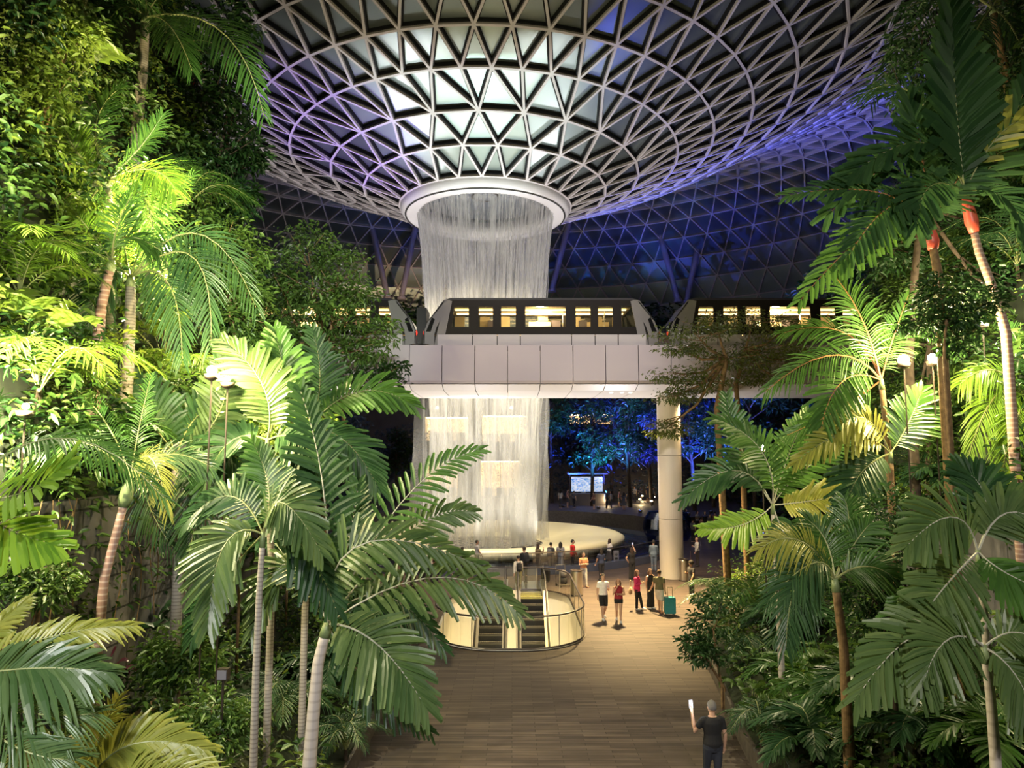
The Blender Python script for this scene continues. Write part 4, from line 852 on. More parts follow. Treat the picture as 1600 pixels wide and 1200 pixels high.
tree('leafy_shrub', 'lamp lit small leaved tree standing behind the right twin lamps', 'tree', 18.6, [[(1452, 820), (1453, 650), (1452, 540)]], [(1440, 470, 60, 40, 0), (1490, 500, 50, 36, .3), (1400, 520, 44, 34, .3), (1450, 540, 60, 30, .5), (1510, 560, 44, 36, .4), (1430, 620, 56, 36, .3), (1490, 640, 50, 40, .5), (1470, 700, 50, 36, .3)], 'leaf', .16, 520, .09, 'trunk_dark')
tree('leafy_shrub', 'dense dark shrub in the middle of the right bed', 'shrub', 12.6, [[(1400, 1150), (1395, 1040), (1390, 960)]], [(1370, 860, 60, 40, .4), (1420, 900, 56, 44, .3), (1360, 930, 60, 40, .3), (1440, 960, 50, 40, .2), (1380, 990, 60, 36, 0), (1430, 1010, 50, 36, 0), (1390, 800, 60, 36, .8)], 'leaf_dark', .13, 620, .06, 'trunk_dark')
tree('leafy_shrub', 'tall dark shrub behind the red crownshaft palms', 'tree', 17, [[(1420, 560), (1430, 420), (1440, 320)]], [(1420, 130, 60, 60, .4), (1440, 330, 60, 50, .6), (1390, 400, 60, 46, .5), (1560, 160, 70, 70, 1), (1570, 330, 60, 60, .8), (1540, 430, 60, 50, .6), (1440, 60, 70, 60, 1), (1590, 480, 50, 50, .8)], 'leaf_dark', .2, 520, .1, 'trunk_dark')
tree('bare_shrub', 'thin branched shrub leaning over the right edge of the plaza', 'shrub', 19, [[(1132, 1075), (1110, 1040), (1092, 1010)], [(1128, 1075), (1120, 1030), (1115, 985)]], [(1085, 1005, 30, 10, 0), (1110, 975, 40, 18, .2), (1125, 940, 40, 22, .3), (1100, 1025, 34, 10, -.2)], 'leaf_dark', .17, 300, .035, 'trunk_brown')
tree('leafy_shrub', 'leafy climber hiding the stem of the shorter red crownshaft palm', 'shrub', 13.2, [[(1475, 560), (1478, 500)]], [(1470, 462, 40, 34, 0), (1500, 492, 42, 32, .1), (1440, 500, 40, 28, .2), (1535, 475, 36, 34, .2), (1500, 530, 40, 26, .2)], 'leaf_dark', .14, 420, .03)
for px_, py_, D_, m_, lb in ((95, 1040, 10.5, 'leaf', 'light leaved bush under the pink ringed palm'), (330, 1110, 11.6, 'leaf', 'small bright bush behind the slim ringed palm trunk'), (280, 1010, 13, 'leaf', 'ferny bush at the foot of the left stone wall'),
                         (60, 880, 9.6, 'leaf', 'loose bush hanging over the left stone wall'), (380, 700, 16, 'leaf_lime', 'bright bush around the round path lamp'), (455, 640, 20, 'leaf_lime', 'pale lit bush under the left tree by the bridge')):
    tree('leafy_shrub', lb, 'shrub', D_, [[(px_, py_ + 60), (px_, py_ + 20)]], [(px_, py_, 46, 34, 0), (px_ - 34, py_ + 20, 34, 26, -.1), (px_ + 36, py_ + 18, 34, 26, .1), (px_ + 6, py_ + 40, 46, 24, -.2)], m_, .13 * D_ / 11, 330, .03)

# ---- low plants on the slopes, each with its own crown of leaves
def rosette(label, px, py, n, L, kind, m, name='fern', cat='fern', group=None, D=None, e0=55, up=(0, 0, 1), rm='rachis', lift=0.0):
    b0 = T(px, py) if D is None else P(px, py, D)
    bk = ray(px, py).normalized() * (.8 if b0.z > 4.5 else .3); b0 = b0 - bk; t = thing(name, label, cat, b0, 0, group); mb = MB()
    mb.tube([bk + Vector((0, 0, -.3)), bk * .4 + Vector((0, 0, -.1)), (0, 0, .12)], [.06, .05, .035], 7); mb.build('stem', M['trunk_dark'], t)
    for i in range(n):
        a = 2 * math.pi * i / n + random.uniform(-.3, .3); e = R(e0 + random.uniform(-22, 20)); l = L * random.uniform(.75, 1.1)
        d = Vector((math.cos(a), math.sin(a), 0)); mid = d * (l * .5 * math.cos(e)) + Vector((0, 0, l * .55 * math.sin(e) + .1)); tip = d * (l * (.55 + .4 * math.cos(e))) + Vector((0, 0, l * (.75 * math.sin(e) - .25)))
        kk = dict(KIND[kind]); f = l / 1.9; kk['ll'] *= f; kk['w'] *= f; kk['rr'] = .012; kk['up'] = up
        if kind == 'fine': kk['n'] = 26
        build_frond([M[m], M[rm]], t, None, bez((0, 0, .08), mid, tip, 8), **kk)
    return t
def broadplant(label, px, py, n, L, m, name='broadleaf_plant', cat='plant', wr=.5, D=None, group=None):
    b0 = T(px, py) if D is None else P(px, py, D); bk = ray(px, py).normalized() * (.9 if b0.z > 4.5 else .25); b0 = b0 - bk; t = thing(name, label, cat, b0, 0, group)
    mb = MB(); mb.tube([bk + Vector((0, 0, -.3)), bk * .4 + Vector((0, 0, -.1)), (0, 0, .05)], [.05, .04, .03], 7); mb.build('stem', M['trunk_dark'], t)
    for i in range(n):
        a = 2 * math.pi * i / n + random.uniform(-.4, .4); e = R(random.uniform(25, 78)); l = L * random.uniform(.7, 1.1); d = Vector((math.cos(a) * math.cos(e), math.sin(a) * math.cos(e), math.sin(e)))
        sd = Vector((-math.sin(a), math.cos(a), 0)); nr = sd.cross(d) * -1; mb = MB(); st = d * (l * .55); mb.tube([(0, 0, -.1), st * .5 + Vector((0, 0, .02)), st], [.014, .011, .008], 5, 1); vs = []; K = 7 if wr <= .6 else 13
        for k in range(K + 1):
            q = k / K; w = l * wr * .5 * (math.sin(math.pi * min(1, q * .92 + .08)) ** .7); c = st + d * (l * .7 * q) - Vector((0, 0, 1)) * (l * .42 * q * q); lob = (1 if k % 2 else .45) if wr > .6 else 1
            vs += [c + sd * w * lob + Vector((0, 0, w * .25)), c, c - sd * w * lob + Vector((0, 0, w * .25))]
        mb.add(vs, [f for k in range(K) for f in ((3 * k, 3 * k + 1, 3 * k + 4, 3 * k + 3), (3 * k + 1, 3 * k + 2, 3 * k + 5, 3 * k + 4))], 0); mb.build('leaf', [M[m], M['rachis']], t)
    return t
for a in (('feathery fern at the near end of the right kerb', 1190, 1170, 11, 1.3, 'fine', 'frond_dark'), ('fern beside the trunk foot of the brown trunked palm', 1290, 1130, 10, 1.3, 'broad', 'frond'), ('lit fern in the gap left of the brown trunked palm', 1250, 1085, 10, 1.4, 'broad', 'frond'),
          ('wide fern at the bottom edge of the right bed', 1270, 1190, 12, 1.3, 'broad', 'frond_dark'), ('fern under the lower right palm', 1430, 1180, 10, 1.3, 'broad', 'frond_dark'), ('fern at the lower right corner', 1560, 1195, 10, 1.4, 'broad', 'frond'),
          ('dark fern in the middle of the right kerb bed', 1160, 1040, 11, 1.5, 'fine', 'frond_dark'), ('spreading small palm at the far end of the right kerb', 1125, 960, 12, 2.2, 'fine', 'frond_dark'), ('small feathery palm below the slender grey palm', 1180, 970, 11, 2.2, 'fine', 'frond'),
          ('dark arching fern left of the brown trunked palm', 1230, 1000, 11, 1.9, 'broad', 'frond_dark'), ('drooping fern right of the brown trunked palm', 1370, 1100, 11, 1.5, 'broad', 'frond_dark'),
          ('fern on the left bed between the two front palm trunks', 440, 1130, 11, 1.5, 'fine', 'frond_dark'), ('fern at the foot of the tall pale trunked palm', 540, 1180, 10, 1.2, 'fine', 'frond_dark'), ('dense fern right of the left stone wall', 300, 990, 12, 1.4, 'fine', 'frond'),
          ('broad fern above the left stone wall', 170, 730, 11, 1.6, 'broad', 'frond'), ('lit fern on top of the left slope edge', 60, 620, 11, 1.9, 'fine', 'frond_lime'), ('dark low palm behind the tall pale trunked palm', 520, 1080, 11, 1.9, 'broad', 'frond_dark'),
          ('bright low palm right of the path lamp on the left', 400, 640, 11, 1.9, 'fine', 'frond_lime'), ('dark low palm left of the plaza near the glass railing', 590, 1000, 11, 1.9, 'broad', 'frond_dark'), ('low palm behind the slim ringed palm', 360, 900, 11, 2.2, 'broad', 'frond_dark'),
          ('bright feathery palm on the ledge under the left lamp', 270, 620, 12, 2.2, 'fine', 'frond_lime'), ('fern hanging from the right stone wall', 1490, 790, 11, 1.6, 'broad', 'frond_dark'), ('dark palm tuft under the twin lamps', 1440, 760, 11, 1.7, 'fine', 'frond_dark'),
          ('feather palm high on the right slope under the red crownshafts', 1400, 460, 12, 2.4, 'fine', 'frond_dark'), ('dark feather palm at the right edge above the lamps', 1590, 420, 12, 2.4, 'fine', 'frond_dark'), ('dark feather palm near the top right corner', 1470, 120, 12, 3.0, 'fine', 'frond_dark'),
          ('bright feather palm near the top left corner', 130, 20, 12, 2.6, 'fine', 'frond'), ('low palm on the upper left bank right of the bright feather palm', 290, 330, 12, 2.6, 'fine', 'frond'), ('dark low palm at the top of the left slope', 260, 100, 12, 2.8, 'fine', 'frond_dark'),
          ('lit low palm at the left edge below the shrub tree', 30, 470, 11, 1.9, 'fine', 'frond_lime')): rosette(*a)
for a in (('monstera with huge split leaves lit bright on the upper left', 110, 130, 7, 1.7, 'leaf_lime', 'monstera', 'plant', .85), ('purple leaved plant at the foot of the pink ringed palm', 155, 1075, 14, .75, 'leaf_purple', 'purple_plant', 'plant', .4),
          ('broad leaved plant behind the purple plant', 225, 1010, 10, 1.1, 'leaf_dark', 'broadleaf_plant', 'plant', .5), ('bright monstera below the left lamp', 255, 565, 8, 1.5, 'leaf_lime', 'monstera', 'plant', .85), ('red leaved plant high on the dark left bank', 288, 122, 10, 1.0, 'leaf_red', 'red_plant', 'plant', .3),
          ('split leaved philodendron at the near end of the right bed', 1230, 1140, 12, 1.0, 'leaf', 'philodendron', 'plant', .7), ('split leaved philodendron beside the brown trunked palm', 1340, 1060, 12, 1.1, 'leaf', 'philodendron', 'plant', .7), ('large leaved plant right of the dense dark shrub', 1480, 1090, 10, 1.1, 'leaf_dark', 'broadleaf_plant', 'plant', .5),
          ('light leaved plant on the right kerb', 1175, 1105, 12, .9, 'leaf', 'broadleaf_plant', 'plant', .35), ('bright leaved plant at the very bottom of the left bed', 300, 1160, 12, .8, 'leaf_lime', 'broadleaf_plant', 'plant', .45), ('large leaved plant on the ledge at the left edge', 40, 560, 10, 1.3, 'leaf_lime', 'monstera', 'plant', .7)): broadplant(*a)

# ---- trees round the far side of the pool, lit blue
def far_tree(i, px, pyb, D, h, m, label):
    b0 = P(px, pyb, D); b0.z = prom(b0.x, b0.y); t = thing('pool_tree', label, 'tree', b0, 0, 'blue lit trees beyond the pool'); mb = MB(); w = random.uniform(-.4, .4)
    mb.tube([(0, 0, -.1), (w * .4, 0, h * .3), (w, 0, h * .6), (w * .8, 0, h * .92)], [.2, .17, .13, .04], 8)
    ps = []; hs = []
    for k in range(9):
        c = Vector((w + random.uniform(-1, 1) * h * .17, random.uniform(-1, 1) * h * .15, h * random.uniform(.42, 1.0))); mb.tube([(w * .8, 0, c.z - h * .12), tuple(c)], [.07, .02], 5)
        d = RNG.normal(0, 1, (130, 3)); d /= np.linalg.norm(d, axis=1, keepdims=True); ps.append(np.array(c) + d * RNG.uniform(.4, 1, (130, 1)) * h * np.array([.13, .13, .075])); hs.append(d * .7)
    mb.build('trunk', M['trunk_dark'], t, None, True); V, Fc = leaf_arrays(np.concatenate(ps), RNG.uniform(.25, .6, 9 * 130), .42, .4, np.concatenate(hs)); fastmesh('crown', V, Fc, M[m], t)
places = ('beside the waterfall edge', 'above the lit kiosk', 'right of the kiosk', 'behind the promenade lamps', 'midway to the column', 'in front of the narrow balcony window', 'just left of the column', 'behind the column', 'right of the column top', 'behind the thin layered trunk', 'at the right end of the row', 'far left behind the palm fronds', 'left of the upper shops', 'deep behind the kiosk', 'under the bridge soffit right of the column')
for i, (px_, D_, h_) in enumerate(((862, 76, 11), (890, 80, 9), (925, 72, 10), (955, 78, 13), (985, 70, 11), (930, 83, 11), (1018, 74, 12), (1048, 68, 11), (1085, 66, 12), (1115, 70, 12), (1180, 64, 12), (575, 74, 10), (620, 78, 9), (905, 84, 12), (1060, 80, 13))):
    far_tree(i, px_, 780, D_, h_, 'leaf_bluelit' if i % 2 else 'leaf_dark', ('blue lit' if i % 2 else 'dark') + ' leafy tree ' + places[i])
c = np.array([(random.uniform(4, 34), random.uniform(75, 84), 1.2 + random.uniform(0, 10) ** 1.0) for _ in range(420)] + [(random.uniform(-24, -9), random.uniform(74, 84), random.uniform(.5, 9)) for _ in range(200)])
p, d = clumps(c, 18, 1.0); stuff('promenade_planting', 'mass of blue lit leaves behind the pool trees', 'planting', p, RNG.uniform(.22, .5, len(p)), M['leaf_bluelit'], d * .7)
def uplight(px, D, col, pw, label, z=.25, aim=7.0):
    b0 = P(px, 780, D); b0.z = prom(b0.x, b0.y); t = thing('garden_uplight', label, 'lamp', b0, 0, 'blue uplights under the far trees'); mb = MB(); mb.lathe([(.0, 0), (.16, 0), (.19, .2), (.16, .22)], 14); mb.build('housing', M['dark_steel'], t); mb = MB(); mb.lathe([(0, .2), (.15, .2)], 14); mb.build('lens', mat('blue_lens', (.3, .4, 1), .3, emit=(.15, .25, 1), es=12), t)
    light('SPOT', (0, 0, .35), pw, col, (0, 1.8, aim), .1, 84, .5, parent=t)
for px_, D_, c, lb in ((880, 70, (.02, .08, 1), 'blue uplight left of the kiosk'), (935, 68, (.03, .3, 1), 'cyan uplight right of the kiosk'), (970, 72, (.06, .1, 1), 'blue uplight among the middle trees'), (1000, 64, (.08, .08, 1), 'blue uplight left of the column'), (1075, 61, (.06, .08, 1), 'blue uplight right of the column'), (1110, 63, (.05, .12, 1), 'blue uplight behind the layered trunks'), (1190, 58, (.06, .1, 1), 'blue uplight farthest right')): uplight(px_, D_, c, 19000, lb)
t = thing('kiosk', 'small lit kiosk among the blue trees beyond the pool', 'kiosk', (P(918, 760, 73).x, 73, 1.35)); mb = MB(); mb.box((0, 0, .6), (3.6, 1.2, 1.2)); mb.build('counter', M['facade'], t); mb = MB(); mb.box((0, .55, 2.1), (3.2, .1, 1.5)); mb.build('screen', M['shop_cool'], t); mb = MB(); mb.box((0, 0, 3.2), (4.0, 1.8, .15)); mb.build('canopy', M['white_panel'], t)
for s in (-1, 1): mb = MB(); mb.box((s * 1.75, .5, 1.55), (.1, .1, 3.15)); mb.build('post', M['dark_steel'], t)
# low path lamps on the promenade
for i, (px_, py_) in enumerate(((905, 789), (925, 786), (948, 790), (985, 792), (1000, 788), (1018, 791), (1003, 782), (1022, 784), (1090, 775), (1135, 780))):
    b0 = G(px_, py_, 1.35) if px_ < 1060 else G(px_, py_ + 45, 0); t = thing('path_light', 'small glowing path light on the promenade beyond the pool', 'lamp', b0, 0, 'path lights beyond the pool'); mb = MB(); mb.tube([(0, 0, 0), (0, 0, .45)], .05, 8); mb.build('post', M['dark_steel'], t); mb = MB(); mb.lathe([(0, .6), (.13, .58), (.13, .46), (0, .45)], 12); mb.build('lamp_head', M['strip_light'], t)
    if i % 2 == 0: light('POINT', (0, -.3, .65), 120, WARM, size=.08, parent=t)
# ---- flood lamps in the planting
def flood(label, px, py, D, power, col=WARM, tilt=0, size=.09):
    b0 = P(px, py, D); zt = terrain(b0.x, b0.y); t = thing('flood_lamp', label, 'lamp', (b0.x, b0.y, zt))
    h = max(.4, b0.z - zt); mb = MB(); mb.tube([(0, 0, -.1), (0, 0, h - .1)], .016, 6); mb.build('pole', M['dark_steel'], t)
    mb = MB(); mb.lathe([(.02, h - .14), (.11, h - .1), (.13, h - .02), (.11, h - .03), (.02, h - .08)], 14); mb.build('lamp_head', M['dark_steel'], t, None, True)
    mb = MB(); mb.ball((0, 0, h + .05), size, 14, 8); mb.build('bulb', M['bulb'], t, None, True); light('POINT', (0, -.28, h + .12), power, col, size=size * .9, parent=t)
    return t
flood('flood lamp glowing among the fronds of the lamp lit left palm', 262, 392, 15.8, 1900, (1, .80, .36))
flood('smaller flood lamp just above the lamp in the lit left palm', 254, 372, 16.2, 900, (1, .85, .45), size=.06)
flood('round bright path lamp on a short post left of the bridge', 331, 583, 12.3, 420, (1, .80, .36), size=.085)
flood('small lamp right beside the round path lamp', 356, 596, 12.6, 700, (1, .8, .36), size=.045)
flood('left lamp of the twin lamps in the right bed', 1412, 566, 14.6, 550, (1, .80, .36), size=.11)
flood('right lamp of the twin lamps in the right bed', 1457, 563, 14.6, 650, (1, .80, .36), size=.09)
flood('lamp hidden in the shrubs at the left edge', -60, 260, 10.0, 2000, (1, .9, .6), size=.08)
flood('added low lamp among the plants behind the glass railing', 1190, 700, 19.5, 900, (1, .85, .5), size=.05)  # added to brighten the right-hand foliage, no lamp seen here
flood('added lamp low among the big leaves at the left edge', 40, 640, 10.5, 1500, (1, .86, .5), size=.05)  # extra hidden lamp, added for more light on the left leaves
flood('added lamp behind the pale bush under the left tree', 440, 650, 18.5, 1800, (1, .88, .55), size=.05)  # extra lamp added to lift the foliage below the left tree
flood('added dim lamp high on the right slope under the red crownshafts', 1535, 505, 15.6, 600, (1, .85, .55), size=.035)  # invented lamp tucked among leaves to brighten the upper right slope

# ================================================================ PEOPLE AND THEIR THINGS
def remesh(o, vx, sm=2):
    r = o.modifiers.new('skin_over', 'REMESH'); r.mode = 'VOXEL'; r.voxel_size = vx; r.use_smooth_shade = True
    if sm: s = o.modifiers.new('soften', 'SMOOTH'); s.factor = .5; s.iterations = sm
TORSO = [(.0, 0, .82, .085, .075), (0, 0, .88, .15, .105), (0, .005, .96, .168, .118), (0, 0, 1.05, .148, .105), (0, -.005, 1.13, .142, .10), (0, -.005, 1.24, .162, .112), (0, 0, 1.34, .178, .112), (0, .005, 1.41, .15, .085), (0, .008, 1.45, .075, .06)]
ARMS = {'down': ((.05, .03, -.29), (.06, -.04, -.53)), 'back': ((.06, .10, -.27), (.07, .12, -.51)), 'fwd': ((.05, -.08, -.28), (.05, -.22, -.48)), 'hold': ((.06, .02, -.29), (-.05, -.22, -.20)), 'phone': ((.05, -.16, -.22), (-.06, -.30, .03)),
        'up': ((.06, -.20, .10), (-.02, -.30, .34)), 'mouth': ((.04, -.08, -.27), (-.12, -.20, .06)), 'cross': ((.06, -.03, -.28), (-.17, -.17, -.24)), 'pull': ((.09, -.02, -.28), (.22, -.10, -.48)), 'hip': ((.16, .05, -.24), (.03, -.03, -.42)), 'aside': ((.13, -.10, -.24), (.11, -.26, .05)), 'rail': ((.05, -.20, -.20), (.02, -.40, -.30))}
LEGS = {'stand': ((.085, 0, .47), (.09, .02, .08), 0), 'walkF': ((.08, -.13, .49), (.08, -.20, .09), 0), 'walkB': ((.085, -.02, .47), (.085, .24, .13), 0)}
def person(label, loc, rot, h=1.7, arms=('down', 'down'), legs=('stand', 'stand'), top=('shirt', (.8, .8, .8), 'short'), bottom=('trousers', (.03, .03, .04)), hair=('short', (.02, .015, .012)), shoe=(.7, .7, .7), skin='skin', build=1.0, fine=False, face=True, lean=0.0, group=None, shoes=True):
    t = thing('person', label, 'person', loc, R(rot), group); t.scale = (h / 1.72,) * 3; b = build
    def sh(s): return Vector((s * .175 * b, .005 - lean * .9, 1.385))
    def LN(v): v = Vector(v); return v + Vector((0, -lean * max(0, v.z - .9) * 2.0, 0))
    mb = MB(); rs = [(x, y - lean * max(0, z - .9) * 2, z, rx * b, ry * b) for x, y, z, rx, ry in TORSO]; mb.rings(rs, 16)
    ny = -lean * 1.15; mb.tube([(0, .01 + ny, 1.42), (0, -.005 + ny, 1.54)], [.058, .052], 12)
    hy = ny - .012
    mb.rings([(0, hy - .03, 1.495, .028, .03), (0, hy - .02, 1.515, .05, .062), (0, hy - .005, 1.55, .066, .085), (0, hy, 1.60, .074, .097), (0, hy + .004, 1.65, .075, .10), (0, hy + .006, 1.69, .062, .085), (0, hy + .006, 1.715, .032, .045)], 16)
    mb.tube([(0, hy - .088, 1.625), (0, hy - .112, 1.585), (0, hy - .09, 1.575)], [.008, .016, .012], 6)
    for s in (-1, 1): mb.ball((s * .077, hy + .012, 1.605), (.012, .022, .033), 8, 5)
    hands = []
    for s, a in zip((-1, 1), arms):
        e, w = ARMS[a]; S = sh(s); E = S + Vector((s * e[0], e[1], e[2])); Wp = S + Vector((s * w[0], w[1], w[2])); mb.tube([S + Vector((-s * .05, 0, .0)), S, S.lerp(E, .5), E, E.lerp(Wp, .35), Wp], [.058, .052, .045, .038, .04, .027], 10)
        d = (Wp - E).normalized(); pw = d.cross(Vector((s, .2, 0))).normalized(); pn = d.cross(pw); Pm = Wp + d * .085
        mb.tube([Wp - d * .02, Wp + d * .03, Pm], [(.026, .022), (.036, .017), (.038, .015)], 10)
        fr = .0105 if not fine else .0088
        for k, ln in enumerate((.066, .078, .073, .055)):
            o = pw * ((k - 1.5) * .0205); q = Pm + o - d * .015; curl = pn * (-s); mb.tube([q, q + d * ln * .5 + curl * ln * .08, q + d * ln * .85 + curl * ln * .36, q + d * ln * .98 + curl * ln * .62], [fr, fr * .95, fr * .88, fr * .7], 6)
        q = Wp + d * .025 - pw * .03; mb.tube([q, q - pw * .028 + d * .026, q - pw * .034 + d * .058], [fr * 1.25, fr * 1.1, fr * .8], 6); hands.append(Wp + d * .09)
    feet = []
    for s, a in zip((-1, 1), legs):
        k_, an, _ = LEGS[a]; H = Vector((s * .085 * b, 0, .88)); K = Vector((s * k_[0], k_[1], k_[2])); A = Vector((s * an[0], an[1], an[2])); c = K.lerp(A, .3) + Vector((0, .012, 0))
        mb.tube([H + Vector((0, 0, .05)), H, H.lerp(K, .5), K, c, K.lerp(A, .7), A], [.075, .088 * b, .075 * b, .054, .057, .042, .036], 11)
        tz = -.04 if a != 'walkB' else -.06; toe = A + Vector((s * .02, -.16, tz)); heel = A + Vector((0, .05, -.035)); feet.append((heel, A, toe)); mb.tube([heel, A + Vector((0, -.03, -.03)), toe], [(.032, .04), (.036, .04), (.038, .02)], 9)
    o = mb.build('body', M[skin], t); remesh(o, .0065 if fine else .0095, 2)
    if face and abs(((rot + 180) % 360) - 180) < 100:
        for s in (-1, 1): mb = MB(); mb.ball((s * .029, hy - .086, 1.612), (.0115, .008, .007), 8, 5); mb.build('eye', M['black'], t); mb = MB(); mb.tube([(s * .045, hy - .082, 1.633), (s * .016, hy - .097, 1.636)], .005, 5); mb.build('eyebrow', cloth('brow', (.03, .02, .015)), t)
        mb = MB(); mb.tube([(-.022, hy - .088, 1.548), (0, hy - .098, 1.547), (.022, hy - .088, 1.548)], [.004, .007, .004], 6); mb.build('mouth', cloth('lip', (.42, .12, .1)), t)
    # hair
    if hair:
        st, hc = hair; mb = MB(); n_ = 14; vs = []; K = 8
        for i in range(K + 1):
            ph = math.pi * .62 * i / K
            for j in range(n_):
                th = 2 * math.pi * j / n_; fx_ = math.sin(ph) * math.sin(th); fy_ = -math.sin(ph) * math.cos(th); lim = 1.0
                z = math.cos(ph) * .115; y = fy_ * .112; x = fx_ * .088
                if fy_ < -.2: z = max(z, .022 + .03 * (-fy_)); y *= .93
                vs.append((x, hy + .010 + y, 1.625 + z))
        fs = [(i * n_ + j, i * n_ + (j + 1) % n_, (i + 1) * n_ + (j + 1) % n_, (i + 1) * n_ + j) for i in range(K) for j in range(n_)]; mb.add(vs, fs, 0)
        if st in ('long', 'mid'):
            zb = 1.22 if st == 'long' else 1.42; mb.tube([(0, hy + .05, 1.66), (0, hy + .075, 1.55), (0, .075 + ny, 1.42), (0, .11 + ny * .8, zb)], [(.07, .05), (.088, .05), (.095, .04), (.055, .02)], 12)
            for s in (-1, 1): mb.tube([(s * .07, hy + .0, 1.66), (s * .087, hy + .01, 1.58), (s * .085, ny + .02, 1.46), (s * .08, ny - .02, max(zb, 1.3))], [.02, .028, .026, .01], 7)
        if st == 'bushy': mb.ball((0, hy + .02, 1.66), (.125, .13, .12), 14, 8)
        if st == 'bun': mb.ball((0, hy + .09, 1.70), .05, 10, 6)
        mb.build('hair', cloth('hair_%d' % int(hc[0] * 1000), hc), t, None, True)
    # top
    kd, tc_, sl = top; mb = MB(); z0 = {'shirt': .86, 'jacket': .82, 'dress': .80, 'crop': .98}[kd]; g = .017 if kd != 'jacket' else .03
    rr = [(x, y - lean * max(0, z - .9) * 2, z, rx * b + g, ry * b + g) for x, y, z, rx, ry in TORSO if z >= z0 + .02]; rr = [(0, rr[0][1], z0, rr[0][3] + .004, rr[0][4] + .004)] + rr[:-1] + [(0, .005 + ny * .95, 1.447, .095, .075)]
    if kd == 'dress': rr = [(0, 0, .18, .20, .17), (0, 0, .5, .185, .15)] + rr
    mb.rings(rr, 16)
    for s, a in zip((-1, 1), arms):
        e, w = ARMS[a]; S = sh(s); E = S + Vector((s * e[0], e[1], e[2])); Wp = S + Vector((s * w[0], w[1], w[2])); r0 = .064 + (.008 if kd == 'jacket' else 0)
        if sl == 'short': mb.tube([S + Vector((-s * .06, 0, .01)), S, S.lerp(E, .62)], [r0, r0, r0 * .95], 10)
        elif sl == 'long': mb.tube([S + Vector((-s * .06, 0, .01)), S, S.lerp(E, .5), E, E.lerp(Wp, .4), E.lerp(Wp, .95)], [r0, r0, .058, .052, .05, .042], 10)
    nm = {'shirt': 'shirt', 'jacket': 'jacket', 'dress': 'dress', 'crop': 'shirt'}[kd]; key = '%s_%d_%d_%d' % (nm, tc_[0] * 100, tc_[1] * 100, tc_[2] * 100)
    remesh(mb.build(nm, cloth(key, tc_), t), .014, 2)
    # bottom
    if bottom:
        kd, bc = bottom; mb = MB(); hp = [(0, 0, .80, .12, .10), (0, 0, .86, .168 * b, .128), (0, .005, .93, .184 * b, .135), (0, 0, 1.0, .17 * b, .122), (0, 0, 1.03, .158 * b, .115)]
        if kd == 'skirt': mb.rings([(0, 0, .42, .25, .22), (0, 0, .6, .22, .18)] + hp[1:], 16)
        else:
            mb.rings(hp, 16); lim = {'trousers': 1.0, 'wide': 1.0, 'shorts': .45, 'hotpants': .16}[kd]
            for s, a in zip((-1, 1), legs):
                k_, an, _ = LEGS[a]; H = Vector((s * .085 * b, 0, .88)); K = Vector((s * k_[0], k_[1], k_[2])); A = Vector((s * an[0], an[1], an[2]))
                wd = .02 if kd == 'wide' else 0
                if lim == 1.0: mb.tube([H + Vector((0, 0, .02)), H.lerp(K, .5), K, K.lerp(A, .5), A + Vector((0, 0, .0))], [.102 * b, .09, .07 + wd, .064 + wd * 2, .058 + wd * 2.6], 11)
                else: mb.tube([H + Vector((0, 0, .02)), H.lerp(K, lim), H.lerp(K, min(1, lim * 2.0))], [.103 * b, .1, .088], 11)
        key = '%s_%d_%d_%d' % (kd, bc[0] * 100, bc[1] * 100, bc[2] * 100); nm = {'wide': 'trousers', 'hotpants': 'shorts'}.get(kd, kd); remesh(mb.build(nm, cloth(key, bc), t), .014, 2)
    if shoes:
        for (heel, A, toe) in feet:
            mb = MB(); mb.tube([heel + Vector((0, .012, 0)), A + Vector((0, -.03, -.025)), toe + Vector((0, -.02, 0))], [(.042, .05), (.046, .05), (.046, .026)], 10); mb.build('shoe', cloth('shoe_%d' % int(shoe[0] * 100), shoe), t, None, True)
    t['hands'] = [tuple(q) for q in hands]; return t
def hand_world(t, i):
    v = Vector(t['hands'][i]) * t.scale[0]; v.rotate(Matrix.Rotation(t.rotation_euler.z, 3, 'Z')); return Vector(t.location) + v
def clear(t):
    del t['hands']; return t
def backpack(p, label, col=(.015, .015, .018)):
    t = thing('backpack', label, 'backpack', (0, 0, 0)); s = p.scale[0]; t.location = Vector(p.location) + Matrix.Rotation(p.rotation_euler.z, 3, 'Z') @ (Vector((0, .20, 1.18)) * s); t.rotation_euler = p.rotation_euler; t.scale = p.scale
    mb = MB(); mb.rings([(0, 0, -.22, .10, .05), (0, .005, -.2, .14, .075), (0, .01, 0, .15, .085), (0, 0, .17, .13, .07), (0, 0, .22, .06, .04)], 14); mb.build('bag', cloth('bag%d' % int(col[0] * 1000), col), t, None, True)
    mb = MB(); mb.rings([(0, .07, -.18, .09, .03), (0, .085, -.1, .10, .04), (0, .075, -.01, .08, .03)], 12); mb.build('front_pocket', cloth('bag%d' % int(col[0] * 1000), col), t, None, True)
    for x in (-.09, .09): mb = MB(); mb.tube([(x, -.03, .18), (x, -.14, .27), (x * 1.05, -.26, .22), (x * 1.1, -.33, .08), (x * 1.1, -.2, -.12), (x, -.05, -.18)], .016, 6); mb.build('strap', M['black'], t)
